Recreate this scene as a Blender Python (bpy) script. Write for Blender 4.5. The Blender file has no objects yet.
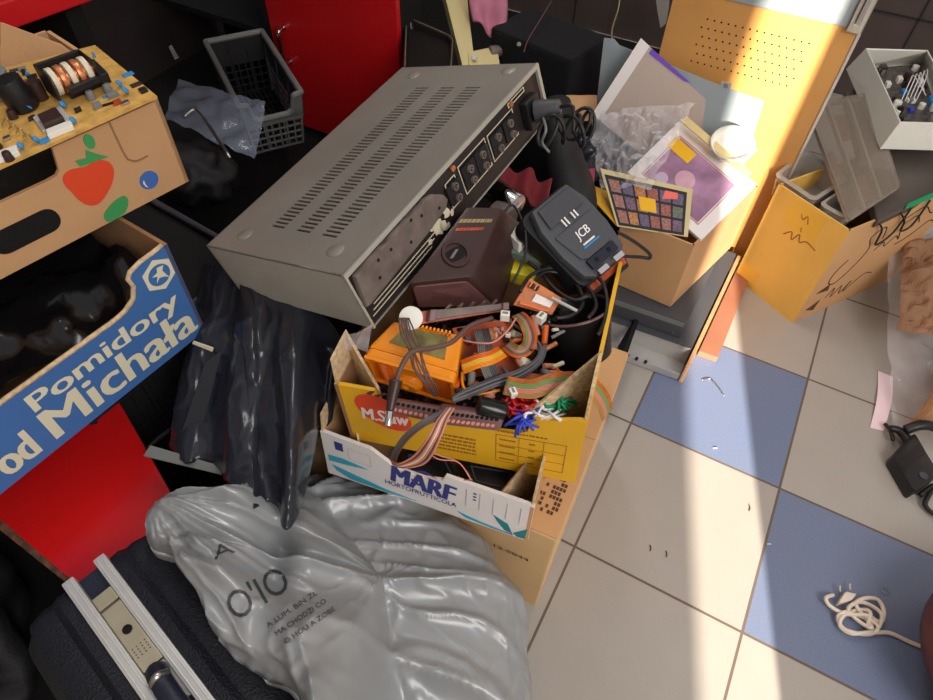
import bpy, bmesh, math, random
from mathutils import Vector, Matrix, noise
from mathutils.bvhtree import BVHTree
V = Vector
SC = bpy.context.scene
COL = SC.collection
random.seed(7)

# ------------------------------------------------------------ camera
CR = V((0.876686, 0.48061873, 0.02067129))
CD = V((0.38501473, -0.67523769, -0.62914046))
CF = V((-0.28841865, 0.55951738, -0.77701672))
CC = V((0.025074, -0.497523, 1.109965))
FPX = 639.97
cam_d = bpy.data.cameras.new('camera'); cam = bpy.data.objects.new('camera', cam_d); COL.objects.link(cam)
m = Matrix((CR, -CD, -CF)).transposed().to_4x4(); m.translation = CC
cam.matrix_world = m
cam_d.sensor_fit = 'HORIZONTAL'; cam_d.sensor_width = 36; cam_d.lens = 36 * FPX / 933; cam_d.clip_start = .02
SC.camera = cam
SC.view_settings.view_transform = 'Standard'; SC.view_settings.look = 'None'
SC.view_settings.gamma = 1; SC.view_settings.exposure = 0.0

def ray(x, y): return CR * ((x - 466.5) / FPX) + CD * ((y - 350) / FPX) + CF
def P(x, y, z=0.0):
    d = ray(x, y); return CC + d * ((z - CC.z) / d.z)
def PY(x, y, c):
    d = ray(x, y); return CC + d * ((c - CC.y) / d.y)
def PX(x, y, c):
    d = ray(x, y); return CC + d * ((c - CC.x) / d.x)

# ------------------------------------------------------------ materials
def mat(name, col, rough=.6, metal=0., bump=0., bscale=60., vary=0., vscale=8., spec=.5, trans=0., alpha=1., coat=0., col2=None, ior=1.45, sheen=0., stretch=None, detail=4):
    m = bpy.data.materials.new(name); m.use_nodes = True
    nt = m.node_tree; b = nt.nodes['Principled BSDF']; L = nt.links
    c = tuple(col) + (1,)
    b.inputs['Base Color'].default_value = c
    b.inputs['Roughness'].default_value = rough; b.inputs['Metallic'].default_value = metal
    b.inputs['Specular IOR Level'].default_value = spec
    b.inputs['Transmission Weight'].default_value = trans; b.inputs['Alpha'].default_value = alpha
    b.inputs['Coat Weight'].default_value = coat; b.inputs['IOR'].default_value = ior
    b.inputs['Sheen Weight'].default_value = sheen
    tc = nt.nodes.new('ShaderNodeTexCoord'); mp = nt.nodes.new('ShaderNodeMapping')
    L.new(tc.outputs['Object'], mp.inputs['Vector'])
    if stretch: mp.inputs['Scale'].default_value = stretch
    if vary or col2:
        n = nt.nodes.new('ShaderNodeTexNoise'); n.inputs['Scale'].default_value = vscale; n.inputs['Detail'].default_value = detail
        L.new(mp.outputs[0], n.inputs['Vector'])
        r = nt.nodes.new('ShaderNodeValToRGB'); L.new(n.outputs['Fac'], r.inputs['Fac'])
        r.color_ramp.elements[0].position = .35; r.color_ramp.elements[1].position = .65
        if col2: a2 = tuple(col2) + (1,)
        else: a2 = tuple(min(1, x * (1 + vary)) for x in col) + (1,)
        a1 = c if col2 else tuple(x * (1 - vary) for x in col) + (1,)
        r.color_ramp.elements[0].color = a1; r.color_ramp.elements[1].color = a2
        L.new(r.outputs['Color'], b.inputs['Base Color'])
    if bump:
        n2 = nt.nodes.new('ShaderNodeTexNoise'); n2.inputs['Scale'].default_value = bscale; n2.inputs['Detail'].default_value = 6
        L.new(mp.outputs[0], n2.inputs['Vector'])
        bp = nt.nodes.new('ShaderNodeBump'); bp.inputs['Strength'].default_value = bump; bp.inputs['Distance'].default_value = .004
        L.new(n2.outputs['Fac'], bp.inputs['Height']); L.new(bp.outputs[0], b.inputs['Normal'])
    return m
def s(r, g, b):  # 8 bit display value to linear
    f = lambda v: (v / 255 / 12.92) if v / 255 <= .04045 else ((v / 255 + .055) / 1.055) ** 2.4
    return (f(r), f(g), f(b))

M = dict(
 card=mat('cardboard', s(196, 152, 108), .85, vary=.06, vscale=9, bump=.15, bscale=150),
 card_in=mat('cardboard_inside', s(150, 112, 78), .9, vary=.1, vscale=12),
 card_pale=mat('cardboard_pale', s(214, 178, 130), .85, vary=.05, vscale=9, bump=.1, bscale=150),
 card_warm=mat('cardboard_tan', s(206, 160, 112), .85, vary=.05, vscale=7, bump=.1, bscale=150),
 card_edge=mat('cardboard_edge', s(205, 178, 140), .95, vary=.2, vscale=150, bump=.6, bscale=260),
 yellow=mat('yellow_print_board', s(226, 172, 28), .55, vary=.05, vscale=10, bump=.08, bscale=100),
 white=mat('white_print_board', s(232, 226, 224), .5, vary=.02, vscale=10),
 blue_board=mat('blue_print_board', s(66, 112, 176), .6, vary=.05, vscale=10),
 cream=mat('cream_ink', s(226, 220, 190), .7),
 black=mat('black_plastic', s(26, 25, 27), .4, bump=.1, bscale=80),
 black_matte=mat('black_matte_plastic', s(22, 21, 23), .65, bump=.2, bscale=200),
 black_gloss=mat('black_glossy_plastic', s(14, 14, 16), .18),
 darkgrey=mat('dark_grey_plastic', s(66, 67, 72), .5, bump=.15, bscale=250),
 slate=mat('slate_plastic', s(72, 74, 80), .5, bump=.1, bscale=300),
 greyp=mat('grey_plastic', s(120, 122, 120), .55),
 steel=mat('steel', s(190, 188, 182), .28, 1.0, vary=.06, vscale=20),
 chrome=mat('chrome', s(220, 220, 222), .08, 1.0),
 alu=mat('brushed_aluminium', s(198, 196, 194), .38, .3, vary=.04, vscale=30),
 brass=mat('nickel_latch', s(196, 186, 160), .3, .85, vary=.08, vscale=30),
 lid=mat('amp_lid_paint', s(148, 142, 134), .42, .35, vary=.1, vscale=7, bump=.05, bscale=30),
 lid_pale=mat('amp_frame_paint', s(176, 172, 160), .45, .2, vary=.04, vscale=14),
 rear=mat('amp_rear_plate', s(46, 38, 36), .5, .2, vary=.15, vscale=20),
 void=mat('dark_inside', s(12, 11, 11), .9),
 taupe=mat('rusty_taupe', s(112, 100, 94), .6, .2, vary=.2, vscale=40, bump=.4, bscale=60),
 red_gloss=mat('red_lacquer', s(206, 24, 26), .24, vary=.04, vscale=6, bump=.02, bscale=8),
 red_door=mat('red_door_lacquer', s(206, 26, 32), .3, vary=.05, vscale=6),
 particle=mat('particleboard', s(100, 70, 52), .95, vary=.4, vscale=90, bump=1, bscale=120),
 card_gold=mat('golden_cardboard', s(228, 184, 92), .7, vary=.06, vscale=6, bump=.1, bscale=120),
 wood=mat('orange_hardboard', s(214, 158, 90), .45, vary=.1, vscale=5, stretch=(1, 6, 1)),
 woodedge=mat('pale_wood', s(196, 148, 104), .6, vary=.12, vscale=12, stretch=(1, 8, 1)),
 bluegrey=mat('blue_grey_sheet', s(158, 170, 176), .4, .1, vary=.02),
 orange=mat('orange_plastic', s(238, 142, 14), .4, vary=.06, vscale=12),
 orange_dk=mat('amber_plastic', s(214, 98, 20), .4, vary=.1, vscale=30),
 brown=mat('dark_brown_plastic', s(58, 38, 36), .35, bump=.1, bscale=120),
 brown_lt=mat('worn_brown_plastic', s(110, 76, 74), .4, vary=.1, vscale=30),
 pcb=mat('pcb_amber', s(190, 104, 40), .4, vary=.22, vscale=70),
 pcb_tan=mat('pcb_tan', s(206, 160, 84), .45, vary=.22, vscale=60, detail=8),
 pcb_red=mat('pcb_reddish', s(170, 72, 36), .4, vary=.25, vscale=60),
 copper=mat('copper_winding', s(200, 128, 84), .35, .6, vary=.3, vscale=200, stretch=(1, 1, 1)),
 bluep=mat('blue_component', s(50, 140, 205), .35),
 navy=mat('navy_leatherette', s(13, 15, 27), .5, bump=.6, bscale=420, vary=.15, vscale=200),
 navy_s=mat('navy_smooth', s(26, 30, 46), .45, bump=.2, bscale=300),
 cream_p=mat('cream_plastic', s(216, 206, 180), .4),
 whitep=mat('white_plastic', s(228, 226, 216), .45, vary=.03, vscale=8),
 beige=mat('beige_paint', s(206, 190, 138), .5, vary=.05),
 pink=mat('pink_fabric', s(176, 108, 130), .8, vary=.1, vscale=30),
 rubber=mat('black_rubber_cable', s(30, 29, 30), .42),
 grey_cable=mat('grey_cable', s(92, 90, 94), .45),
 brown_cable=mat('brown_cable', s(96, 72, 66), .5),
 pinkw=mat('salmon_wire', s(206, 132, 112), .5),
 white_cable=mat('white_flex', s(226, 212, 196), .45),
 green=mat('green_wire', s(22, 140, 96), .5), red=mat('red_wire', s(190, 26, 30), .5), blue=mat('blue_wire', s(52, 72, 190), .5),
 yellow_p=mat('yellow_plastic', s(224, 208, 40), .45),
 sticker_y=mat('yellow_sticker', s(236, 180, 20), .5),
 ink=mat('dark_ink', s(40, 38, 44), .7), red_ink=mat('red_ink', s(222, 72, 34), .6), green_ink=mat('green_ink', s(62, 150, 84), .6), blue_ink=mat('blue_ink', s(64, 104, 178), .6),
 teal_ink=mat('teal_ink', s(60, 168, 196), .6), navy_ink=mat('navy_ink', s(52, 60, 130), .6), grey_ink=mat('grey_ink', s(176, 170, 172), .7), brown_ink=mat('brown_ink', s(150, 104, 30), .7), dark_teal=mat('dark_teal_ink', s(40, 130, 140), .6), dbrown_ink=mat('dark_brown_ink', s(92, 60, 44), .8),
 greybag=mat('silver_grey_polythene', s(148, 150, 152), .33, .15, vary=.03, vscale=5, bump=.12, bscale=14),
 blackbag=mat('black_polythene', s(42, 44, 52), .2, .15, bump=.3, bscale=16),
 clear=mat('clear_film', s(238, 236, 242), .08, alpha=.26, bump=.6, bscale=40),
 clear_b=mat('bluish_film', s(150, 160, 180), .15, alpha=.4, bump=.4, bscale=30),
 smoke=mat('smoky_clear_plastic', s(156, 142, 128), .10, alpha=.5),
 frost=mat('frosted_plastic', s(186, 180, 172), .25, alpha=.75),
 darkpanel=mat('dark_taupe_panel', s(84, 76, 70), .35, vary=.05),
 paper=mat('white_paper', s(236, 226, 228), .8), paper_pink=mat('pinkish_paper', s(240, 214, 222), .8),
 paper_grey=mat('mauve_grey_paper', s(184, 166, 156), .6, vary=.03), purple=mat('purple_ink', s(110, 70, 190), .5),
 brownstool=mat('brown_leatherette', s(92, 40, 34), .4, vary=.15, vscale=10),
 kraft=mat('brown_kraft_paper', s(150, 112, 84), .85, vary=.12, vscale=14, bump=.4, bscale=30),
)

# ------------------------------------------------------------ object helpers
class MB:
    def __init__(self): self.bm = bmesh.new()
    def prism(self, low, high, bev=0):
        bm = self.bm
        a = [bm.verts.new(p) for p in low]; b = [bm.verts.new(p) for p in high]
        n = len(a); fs = [bm.faces.new(a[::-1]), bm.faces.new(b)]
        for i in range(n): fs.append(bm.faces.new((a[i], a[(i + 1) % n], b[(i + 1) % n], b[i])))
        if bev:
            es = {e for f in fs for e in f.edges}
            if n > 6: es = set(fs[0].edges) | set(fs[1].edges)
            bmesh.ops.bevel(bm, geom=list(es), offset=bev, segments=2, affect='EDGES', profile=.6)
        return self
    def box(self, c, sz, rz=0, bev=0, mx=None):
        mx = mx or (Matrix.Translation(V(c)) @ Matrix.Rotation(rz, 4, 'Z'))
        x, y, z = sz[0] / 2, sz[1] / 2, sz[2] / 2
        lo = [mx @ V(p) for p in ((-x, -y, -z), (x, -y, -z), (x, y, -z), (-x, y, -z))]
        hi = [mx @ V(p) for p in ((-x, -y, z), (x, -y, z), (x, y, z), (-x, y, z))]
        return self.prism(lo, hi, bev)
    def tube(self, pts, r, seg=8, smooth=True, caps=True, closed=False, res=6):
        pts = [V(p) for p in pts]
        if smooth and len(pts) > 2: pts = spline(pts, res)
        bm = self.bm; rings = []; n = len(pts); prev = None
        for i, p in enumerate(pts):
            t = (pts[min(i + 1, n - 1)] - pts[max(i - 1, 0)])
            if t.length < 1e-9: t = V((0, 0, 1))
            t.normalize()
            if prev is None: a = t.orthogonal().normalized()
            else:
                a = prev - t * prev.dot(t)
                a = a.normalized() if a.length > 1e-6 else t.orthogonal().normalized()
            prev = a; b = t.cross(a)
            rr = r(i / (n - 1)) if callable(r) else r
            rings.append([bm.verts.new(p + (a * math.cos(2 * math.pi * k / seg) + b * math.sin(2 * math.pi * k / seg)) * rr) for k in range(seg)])
        for A, B in zip(rings, rings[1:]):
            for k in range(seg): bm.faces.new((A[k], A[(k + 1) % seg], B[(k + 1) % seg], B[k]))
        if caps: bm.faces.new(rings[0][::-1]); bm.faces.new(rings[-1])
        return self
    def cyl(self, a, b, r, r2=None, seg=20, bev=0):
        a, b = V(a), V(b); r2 = r if r2 is None else r2
        t = (b - a).normalized(); x = t.orthogonal().normalized(); y = t.cross(x)
        f = lambda c, q: [c + (x * math.cos(2 * math.pi * k / seg) + y * math.sin(2 * math.pi * k / seg)) * q for k in range(seg)]
        return self.prism(f(a, r), f(b, r2), bev)
    def lathe(self, o, ax, prof, seg=32, caps=True):
        o = V(o); t = V(ax).normalized(); x = t.orthogonal().normalized(); y = t.cross(x); bm = self.bm; rings = []
        for h, r in prof:
            rings.append([bm.verts.new(o + t * h + (x * math.cos(2 * math.pi * k / seg) + y * math.sin(2 * math.pi * k / seg)) * r) for k in range(seg)])
        for A, B in zip(rings, rings[1:]):
            for k in range(seg): bm.faces.new((A[k], A[(k + 1) % seg], B[(k + 1) % seg], B[k]))
        if caps: bm.faces.new(rings[0][::-1]); bm.faces.new(rings[-1])
        return self
    def grid(self, fn, n, m, thick=0):
        bm = self.bm
        vs = [[bm.verts.new(fn(i / n, j / m)) for j in range(m + 1)] for i in range(n + 1)]
        for i in range(n):
            for j in range(m): bm.faces.new((vs[i][j], vs[i + 1][j], vs[i + 1][j + 1], vs[i][j + 1]))
        return self
    def build(self, name, material, parent=None, smooth=False, mods=()):
        bm = self.bm
        bmesh.ops.recalc_face_normals(bm, faces=bm.faces)
        me = bpy.data.meshes.new(name)
        if parent is not None:
            bm.transform(world(parent).inverted()); loc = V((0, 0, 0))
        else:
            xs = [v.co for v in bm.verts]
            loc = V(((min(v.x for v in xs) + max(v.x for v in xs)) / 2, (min(v.y for v in xs) + max(v.y for v in xs)) / 2, min(v.z for v in xs)))
            bm.transform(Matrix.Translation(-loc))
        bm.to_mesh(me); bm.free()
        me.materials.append(M[material] if isinstance(material, str) else material)
        if smooth:
            me.polygons.foreach_set('use_smooth', [True] * len(me.polygons))
            if smooth == 'auto':
                try: me.set_sharp_from_angle(angle=math.radians(35))
                except Exception: pass
        o = bpy.data.objects.new(name, me); COL.objects.link(o); o.location = loc
        if parent is not None: o.parent = parent
        for kind, kw in mods:
            md = o.modifiers.new(kind.lower(), kind)
            for k, v in kw.items(): setattr(md, k, v)
        return o
def world(o):
    m = Matrix.LocRotScale(o.location, o.rotation_euler, o.scale)
    return (world(o.parent) @ m) if o.parent else m
def spline(p, res=6):
    out = []; n = len(p)
    for i in range(n - 1):
        a, b, c, d = p[max(i - 1, 0)], p[i], p[i + 1], p[min(i + 2, n - 1)]
        for k in range(res):
            t = k / res
            out.append(.5 * ((2 * b) + (c - a) * t + (2 * a - 5 * b + 4 * c - d) * t * t + (3 * b - a - 3 * c + d) * t ** 3))
    out.append(p[-1]); return out
def tag(o, label=None, cat=None, group=None, kind=None):
    if label: o['label'] = label
    if cat: o['category'] = cat
    if group: o['group'] = group
    if kind: o['kind'] = kind
    return o
def thing(name, loc, label, cat, group=None):
    o = bpy.data.objects.new(name, None); o.empty_display_size = .02; COL.objects.link(o); o.location = V(loc)
    return tag(o, label, cat, group)
def lab(o, t): o['label'] = t; return o
def copy_tree(o, parent=None):
    c = o.copy(); COL.objects.link(c)
    if parent is not None: c.parent = parent
    for ch in [k for k in COL.objects if k.parent == o]: copy_tree(ch, c)
    return c

class Q:
    """a planar-ish patch with corners u0v0, u1v0, u1v1, u0v1"""
    def __init__(self, a, b, c, d):
        self.c = [V(a), V(b), V(c), V(d)]
        self.n = (self.c[1] - self.c[0]).cross(self.c[3] - self.c[0]).normalized()
        self.U = ((self.c[1] - self.c[0]).length + (self.c[2] - self.c[3]).length) / 2
        self.W = ((self.c[3] - self.c[0]).length + (self.c[2] - self.c[1]).length) / 2
    def p(self, u, v, h=0):
        a, b, c, d = self.c
        return a * ((1 - u) * (1 - v)) + b * (u * (1 - v)) + c * (u * v) + d * ((1 - u) * v) + self.n * h
    def prism(self, mb, poly, h0, h1, bev=0):
        mb.prism([self.p(u, v, h0) for u, v in poly], [self.p(u, v, h1) for u, v in poly], bev); return mb
    def rect(self, mb, u0, v0, u1, v1, h0, h1, bev=0):
        return self.prism(mb, [(u0, v0), (u1, v0), (u1, v1), (u0, v1)], h0, h1, bev)
    def rr(self, u0, v0, u1, v1, r, k=4):
        """rounded rectangle polygon, r in metres"""
        ru, rv = r / self.U, r / self.W; out = []
        for cu, cv, a0 in ((u1 - ru, v0 + rv, -90), (u1 - ru, v1 - rv, 0), (u0 + ru, v1 - rv, 90), (u0 + ru, v0 + rv, 180)):
            for i in range(k + 1):
                a = math.radians(a0 + 90 * i / k); out.append((cu + ru * math.cos(a), cv + rv * math.sin(a)))
        return out
    def circ(self, u, v, r, k=16, sx=1, sy=1): return [(u + r * sx / self.U * math.cos(2 * math.pi * i / k), v + r * sy / self.W * math.sin(2 * math.pi * i / k)) for i in range(k)]
    def frame(self, mb, u0, v0, u1, v1, w, h0, h1):
        a, b = w / self.U, w / self.W
        self.rect(mb, u0, v0, u1, v0 + b, h0, h1); self.rect(mb, u0, v1 - b, u1, v1, h0, h1)
        self.rect(mb, u0, v0 + b, u0 + a, v1 - b, h0, h1); self.rect(mb, u1 - a, v0 + b, u1, v1 - b, h0, h1)
        return mb
    def line(self, mb, uvs, r, h=0, seg=5): return mb.tube([self.p(u, v, h) for u, v in uvs], r, seg, smooth=False)
def smooth_poly(pts, k=4):
    p = [V((a, b, 0)) for a, b in pts]; N = len(p); out = []
    for i in range(N):
        a, b, c, d = p[(i - 1) % N], p[i], p[(i + 1) % N], p[(i + 2) % N]
        for j in range(k):
            t = j / k; q = .5 * ((2 * b) + (c - a) * t + (2 * a - 5 * b + 4 * c - d) * t * t + (3 * b - a - 3 * c + d) * t ** 3); out.append((q.x, q.y))
    return out
def strokes(mb, q, runs, w=.0015, h=.0006):
    """flat marker strokes on a patch"""
    for run in runs:
        run = [(a.x, a.y) for a in spline([V((x, y, 0)) for x, y in run], 4)] if len(run) > 2 else run
        for (a, b), (c, d) in zip(run, run[1:]):
            du, dv = (c - a) * q.U, (d - b) * q.W; L = math.hypot(du, dv) or 1
            nu, nv = -dv / L * w / q.U, du / L * w / q.W
            q.prism(mb, [(a - nu, b - nv), (c - nu, d - nv), (c + nu, d + nv), (a + nu, b + nv)], h * .2, h)
    return mb
def print_lines(mb, q, u0, v0, u1, v1, n, seed=0, h=.0006):
    """rows of tiny illegible print as short dashes"""
    r = random.Random(seed)
    for k in range(n):
        v = v1 - (v1 - v0) * k / max(1, n - 1) if n > 1 else (v0 + v1) / 2; u = u0; hh = (v1 - v0) / max(1, n) * .28 if n > 1 else (v1 - v0) / 2
        while u < u1 - .01 * (u1 - u0):
            w = min(u1 - u, (u1 - u0) * r.uniform(.04, .13)); q.rect(mb, u, v - hh, u + w, v + hh, h * .2, h); u += w + (u1 - u0) * .02
    return mb
def QP(pts, zs):
    if not isinstance(zs, (list, tuple)): zs = [zs] * 4
    c = [P(x, y, z) for (x, y), z in zip(pts, zs)]
    n = (c[1] - c[0]).cross(c[3] - c[0]); d = ray(*pts[2])   # keep the patch flat: third corner falls on the plane of the others
    if abs(n.normalized().dot(d.normalized())) > .05: c[2] = CC + d * ((c[0] - CC).dot(n) / d.dot(n))
    return Q(*c)
_tc = {}
def text_mesh(txt, off=0.0, shear=0.0, spacing=1.0):
    off = 0; k = (txt, off, shear, spacing)   # outlines are thickened by shifted copies instead of an offset
    if k in _tc: return _tc[k]
    cu = bpy.data.curves.new('t', 'FONT'); cu.body = txt; cu.offset = off; cu.shear = shear; cu.space_character = spacing; cu.resolution_u = 3
    o = bpy.data.objects.new('t', cu); COL.objects.link(o)
    bpy.context.view_layer.update()
    me = bpy.data.meshes.new_from_object(o.evaluated_get(bpy.context.evaluated_depsgraph_get()))
    vs = [tuple(v.co) for v in me.vertices]; fs = [tuple(p.vertices) for p in me.polygons]
    COL.objects.unlink(o); bpy.data.objects.remove(o); bpy.data.curves.remove(cu); bpy.data.meshes.remove(me)
    x0, x1 = min(v[0] for v in vs), max(v[0] for v in vs); y0, y1 = min(v[1] for v in vs), max(v[1] for v in vs)
    vs = [((v[0] - x0) / (x1 - x0), (v[1] - y0) / (y1 - y0)) for v in vs]
    _tc[k] = (vs, fs); return _tc[k]
def text_on(mb, q, txt, u0, v0, u1, v1, h=.0008, off=.02, shear=0, fn=None, spacing=1.0, bold=0):
    """lettering laid on a patch, (u0,v0) lower left of the word, (u1,v1) upper right"""
    if not bold and off >= .01 and fn is None: bold = off * abs(u1 - u0) / len(txt)
    for k in ((-1, -.5, .5, 1) if bold else ()): text_on(mb, q, txt, u0 + k * bold, v0, u1 + k * bold, v1, h + .00002 * k, 0, shear)
    vs, fs = text_mesh(txt, off, shear, spacing)
    bv = [mb.bm.verts.new(fn(x, y) if fn else q.p(u0 + (u1 - u0) * x, v0 + (v1 - v0) * y, h)) for x, y in vs]
    for f in fs:
        try: mb.bm.faces.new([bv[i] for i in f])
        except ValueError: pass
    return mb

# ------------------------------------------------------------ the setting: tiled floor and walls
T = .30
def tile_mat(name, base, blue_cells, grout):
    m = bpy.data.materials.new(name); m.use_nodes = True; nt = m.node_tree; N = nt.nodes; L = nt.links; b = N['Principled BSDF']
    tc = N.new('ShaderNodeTexCoord'); sep = N.new('ShaderNodeSeparateXYZ'); L.new(tc.outputs['Object'], sep.inputs[0])
    def mth(op, a, bb=None):
        n = N.new('ShaderNodeMath'); n.operation = op
        for i, x in enumerate((a, bb)):
            if x is None: continue
            if isinstance(x, (int, float)): n.inputs[i].default_value = x
            else: L.new(x, n.inputs[i])
        return n.outputs[0]
    X = mth('DIVIDE', sep.outputs[0], T); Y = mth('DIVIDE', sep.outputs[1], T)
    fx, fy = mth('FLOOR', X), mth('FLOOR', Y); ax, ay = mth('FRACT', X), mth('FRACT', Y)
    ex = mth('ABSOLUTE', mth('SUBTRACT', ax, .5)); ey = mth('ABSOLUTE', mth('SUBTRACT', ay, .5))
    g = mth('GREATER_THAN', mth('MAXIMUM', ex, ey), .5 - .0075)
    blue = None
    for cx, cy in blue_cells:
        c = mth('MULTIPLY', mth('COMPARE', fx, cx), mth('COMPARE', fy, cy))
        for n in N:
            if n.type == 'MATH' and n.operation == 'COMPARE': n.inputs[2].default_value = .3
        blue = c if blue is None else mth('MAXIMUM', blue, c)
    ns = N.new('ShaderNodeTexNoise'); ns.inputs['Scale'].default_value = 14; ns.inputs['Detail'].default_value = 8; L.new(tc.outputs['Object'], ns.inputs['Vector'])
    ns2 = N.new('ShaderNodeTexNoise'); ns2.inputs['Scale'].default_value = 320; ns2.inputs['Detail'].default_value = 2; L.new(tc.outputs['Object'], ns2.inputs['Vector'])
    wn = N.new('ShaderNodeTexWhiteNoise'); wn.noise_dimensions = '2D'; cb = N.new('ShaderNodeCombineXYZ'); L.new(fx, cb.inputs[0]); L.new(fy, cb.inputs[1]); L.new(cb.outputs[0], wn.inputs['Vector'])
    def mix(f, a, c):
        n = N.new('ShaderNodeMix'); n.data_type = 'RGBA'
        if isinstance(f, (int, float)): n.inputs[0].default_value = f
        else: L.new(f, n.inputs[0])
        for i, x in ((6, a), (7, c)):
            if isinstance(x, tuple): n.inputs[i].default_value = x + (1,)
            else: L.new(x, n.inputs[i])
        return n.outputs[2]
    c = base
    if blue: c = mix(blue, base, s(86, 110, 154))
    c = mix(mth('MULTIPLY', ns.outputs['Fac'], .25), c, s(120, 112, 106))
    c = mix(mth('MULTIPLY', ns2.outputs['Fac'], .22), c, s(205, 200, 196))
    c = mix(mth('MULTIPLY', wn.outputs['Value'], .12), c, s(110, 104, 100))
    c = mix(g, c, grout)
    L.new(c, b.inputs['Base Color']); b.inputs['Roughness'].default_value = .42
    L.new(mth('ADD', mth('MULTIPLY', g, .4), .4), b.inputs['Roughness'])
    bp = N.new('ShaderNodeBump'); bp.inputs['Distance'].default_value = .0015; bp.inputs['Strength'].default_value = .6
    L.new(mth('SUBTRACT', mth('MULTIPLY', ns2.outputs['Fac'], .12), g), bp.inputs['Height']); L.new(bp.outputs[0], b.inputs['Normal'])
    return m
fl = MB(); fl.box((0, .4, -.02), (4.4, 4.4, .04))
fo = fl.build('floor', tile_mat('floor_tiles', s(172, 164, 156), [(0, 1), (1, 0)], s(104, 90, 78)))
# keep tile seams on the world grid
for v in fo.data.vertices: v.co += fo.location
fo.location = (0, 0, 0); tag(fo, kind='structure')
wallm = tile_mat('wall_tiles', s(72, 62, 58), [], s(44, 38, 36))
w = MB(); w.box((0, 1.93, 1.2), (4.4, .06, 2.4)); wb = w.build('wall_back', mat('dark_wall', s(82, 70, 66), .45, vary=.1, vscale=4, bump=.2, bscale=30)); tag(wb, kind='structure')
gm = MB()
for k in range(-6, 7): gm.box((.28 + k * .36, 1.898, .9), (.004, .006, 1.8))
for k in range(4): gm.box((0, 1.898, .27 + k * .36), (4.2, .006, .004))
tag(gm.build('trim_1', 'ink'), kind='structure')
w = MB(); w.box((-1.88, .4, 1.2), (.06, 3.0, 2.4)); tag(w.build('wall_left', mat('dark_wall_left', s(58, 50, 48), .6, vary=.1)), kind='structure')
# wall behind the photographer, tall narrow opening shaped to cut the sun band
SX0, SX1, WY = .648, .791, -1.3
w = MB(); w.box(((-2 + .56) / 2, WY, 1.7), (.56 + 2, .04, 3.4)); w.box(((SX1 + 2.2) / 2, WY, 1.7), (2.2 - SX1, .04, 3.4))
tag(w.build('wall_front', mat('pale_wall', s(214, 206, 196), .8)), kind='structure')
w = MB(); w.box((-.4 + 1.281 / 2 - .2, -3.2, 2.3), (1.281 + 1.2 - .4, .04, 4.6)); w_ = w.build('sun_edge_blocker', 'whitep')  # unseen blocker added to soften the left edge of the sun band
w_.location.x += 1.281 - (w_.location.x + (1.281 + .8) / 2); tag(w_, kind='structure')

# ------------------------------------------------------------ light
wd = bpy.data.worlds.new('world'); SC.world = wd; wd.use_nodes = True
bg = wd.node_tree.nodes['Background']; bg.inputs[0].default_value = (1.0, .97, .95, 1); bg.inputs[1].default_value = .58
def light(name, kind, loc, target, energy, col, size=1, sy=None, angle=None):
    d = bpy.data.lights.new(name, kind); d.energy = energy; d.color = col
    if kind == 'AREA': d.shape = 'RECTANGLE'; d.size = size; d.size_y = sy or size
    if angle: d.angle = angle
    o = bpy.data.objects.new(name, d); COL.objects.link(o); o.location = loc
    o.rotation_euler = (V(target) - V(loc)).to_track_quat('-Z', 'Y').to_euler(); return o
az = math.radians(108.4); el = math.radians(24)
sd = V((math.cos(az) * math.cos(el), math.sin(az) * math.cos(el), -math.sin(el)))
light('sun', 'SUN', (1, -2, 3), V((1, -2, 3)) + sd, 15.5, (1.0, .90, .74), angle=math.radians(.55))
light('window_light', 'AREA', (1.3, -.9, 1.9), (-.1, .3, .3), 32, (1.0, .96, .92), 1.0, 1.2)
light('ceiling_lamp', 'AREA', (-.9, .9, 2.3), (-.5, .3, .3), 9, (1.0, .95, .9), .25, 1.0)

# ============================================================ carton, fruit trays
def open_tray(root, name_prefix, q, depth_vec, th, mats, front_poly, side_poly_l=None, side_poly_r=None, back_poly=None, bottom=True):
    """q: front wall patch facing the viewer; walls run back along depth_vec"""
    D = V(depth_vec); a, b, c, d = q.c
    parts = {}
    full = [(0, 0), (1, 0), (1, 1), (0, 1)]
    mf, mi = mats
    fr = q.prism(MB(), front_poly, -th, 0); parts['front'] = fr.build('front_wall', mf, root)
    ql = Q(a + D, a, d, d + D); qr = Q(b, b + D, c + D, c); qb = Q(b + D, a + D, d + D, c + D)
    parts['l'] = ql.prism(MB(), side_poly_l or full, -th, 0).build('side_wall', mi, root)
    parts['r'] = qr.prism(MB(), side_poly_r or full, -th, 0).build('side_wall', mi, root)
    parts['b'] = qb.prism(MB(), back_poly or full, -th, 0).build('back_wall', mi, root)
    if bottom:
        bq = Q(a, b, b + D, a + D); parts['bottom'] = bq.rect(MB(), .01, .01, .99, .99, 0, th).build('bottom', mi, root)
    return parts, ql, qr, qb

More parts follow.
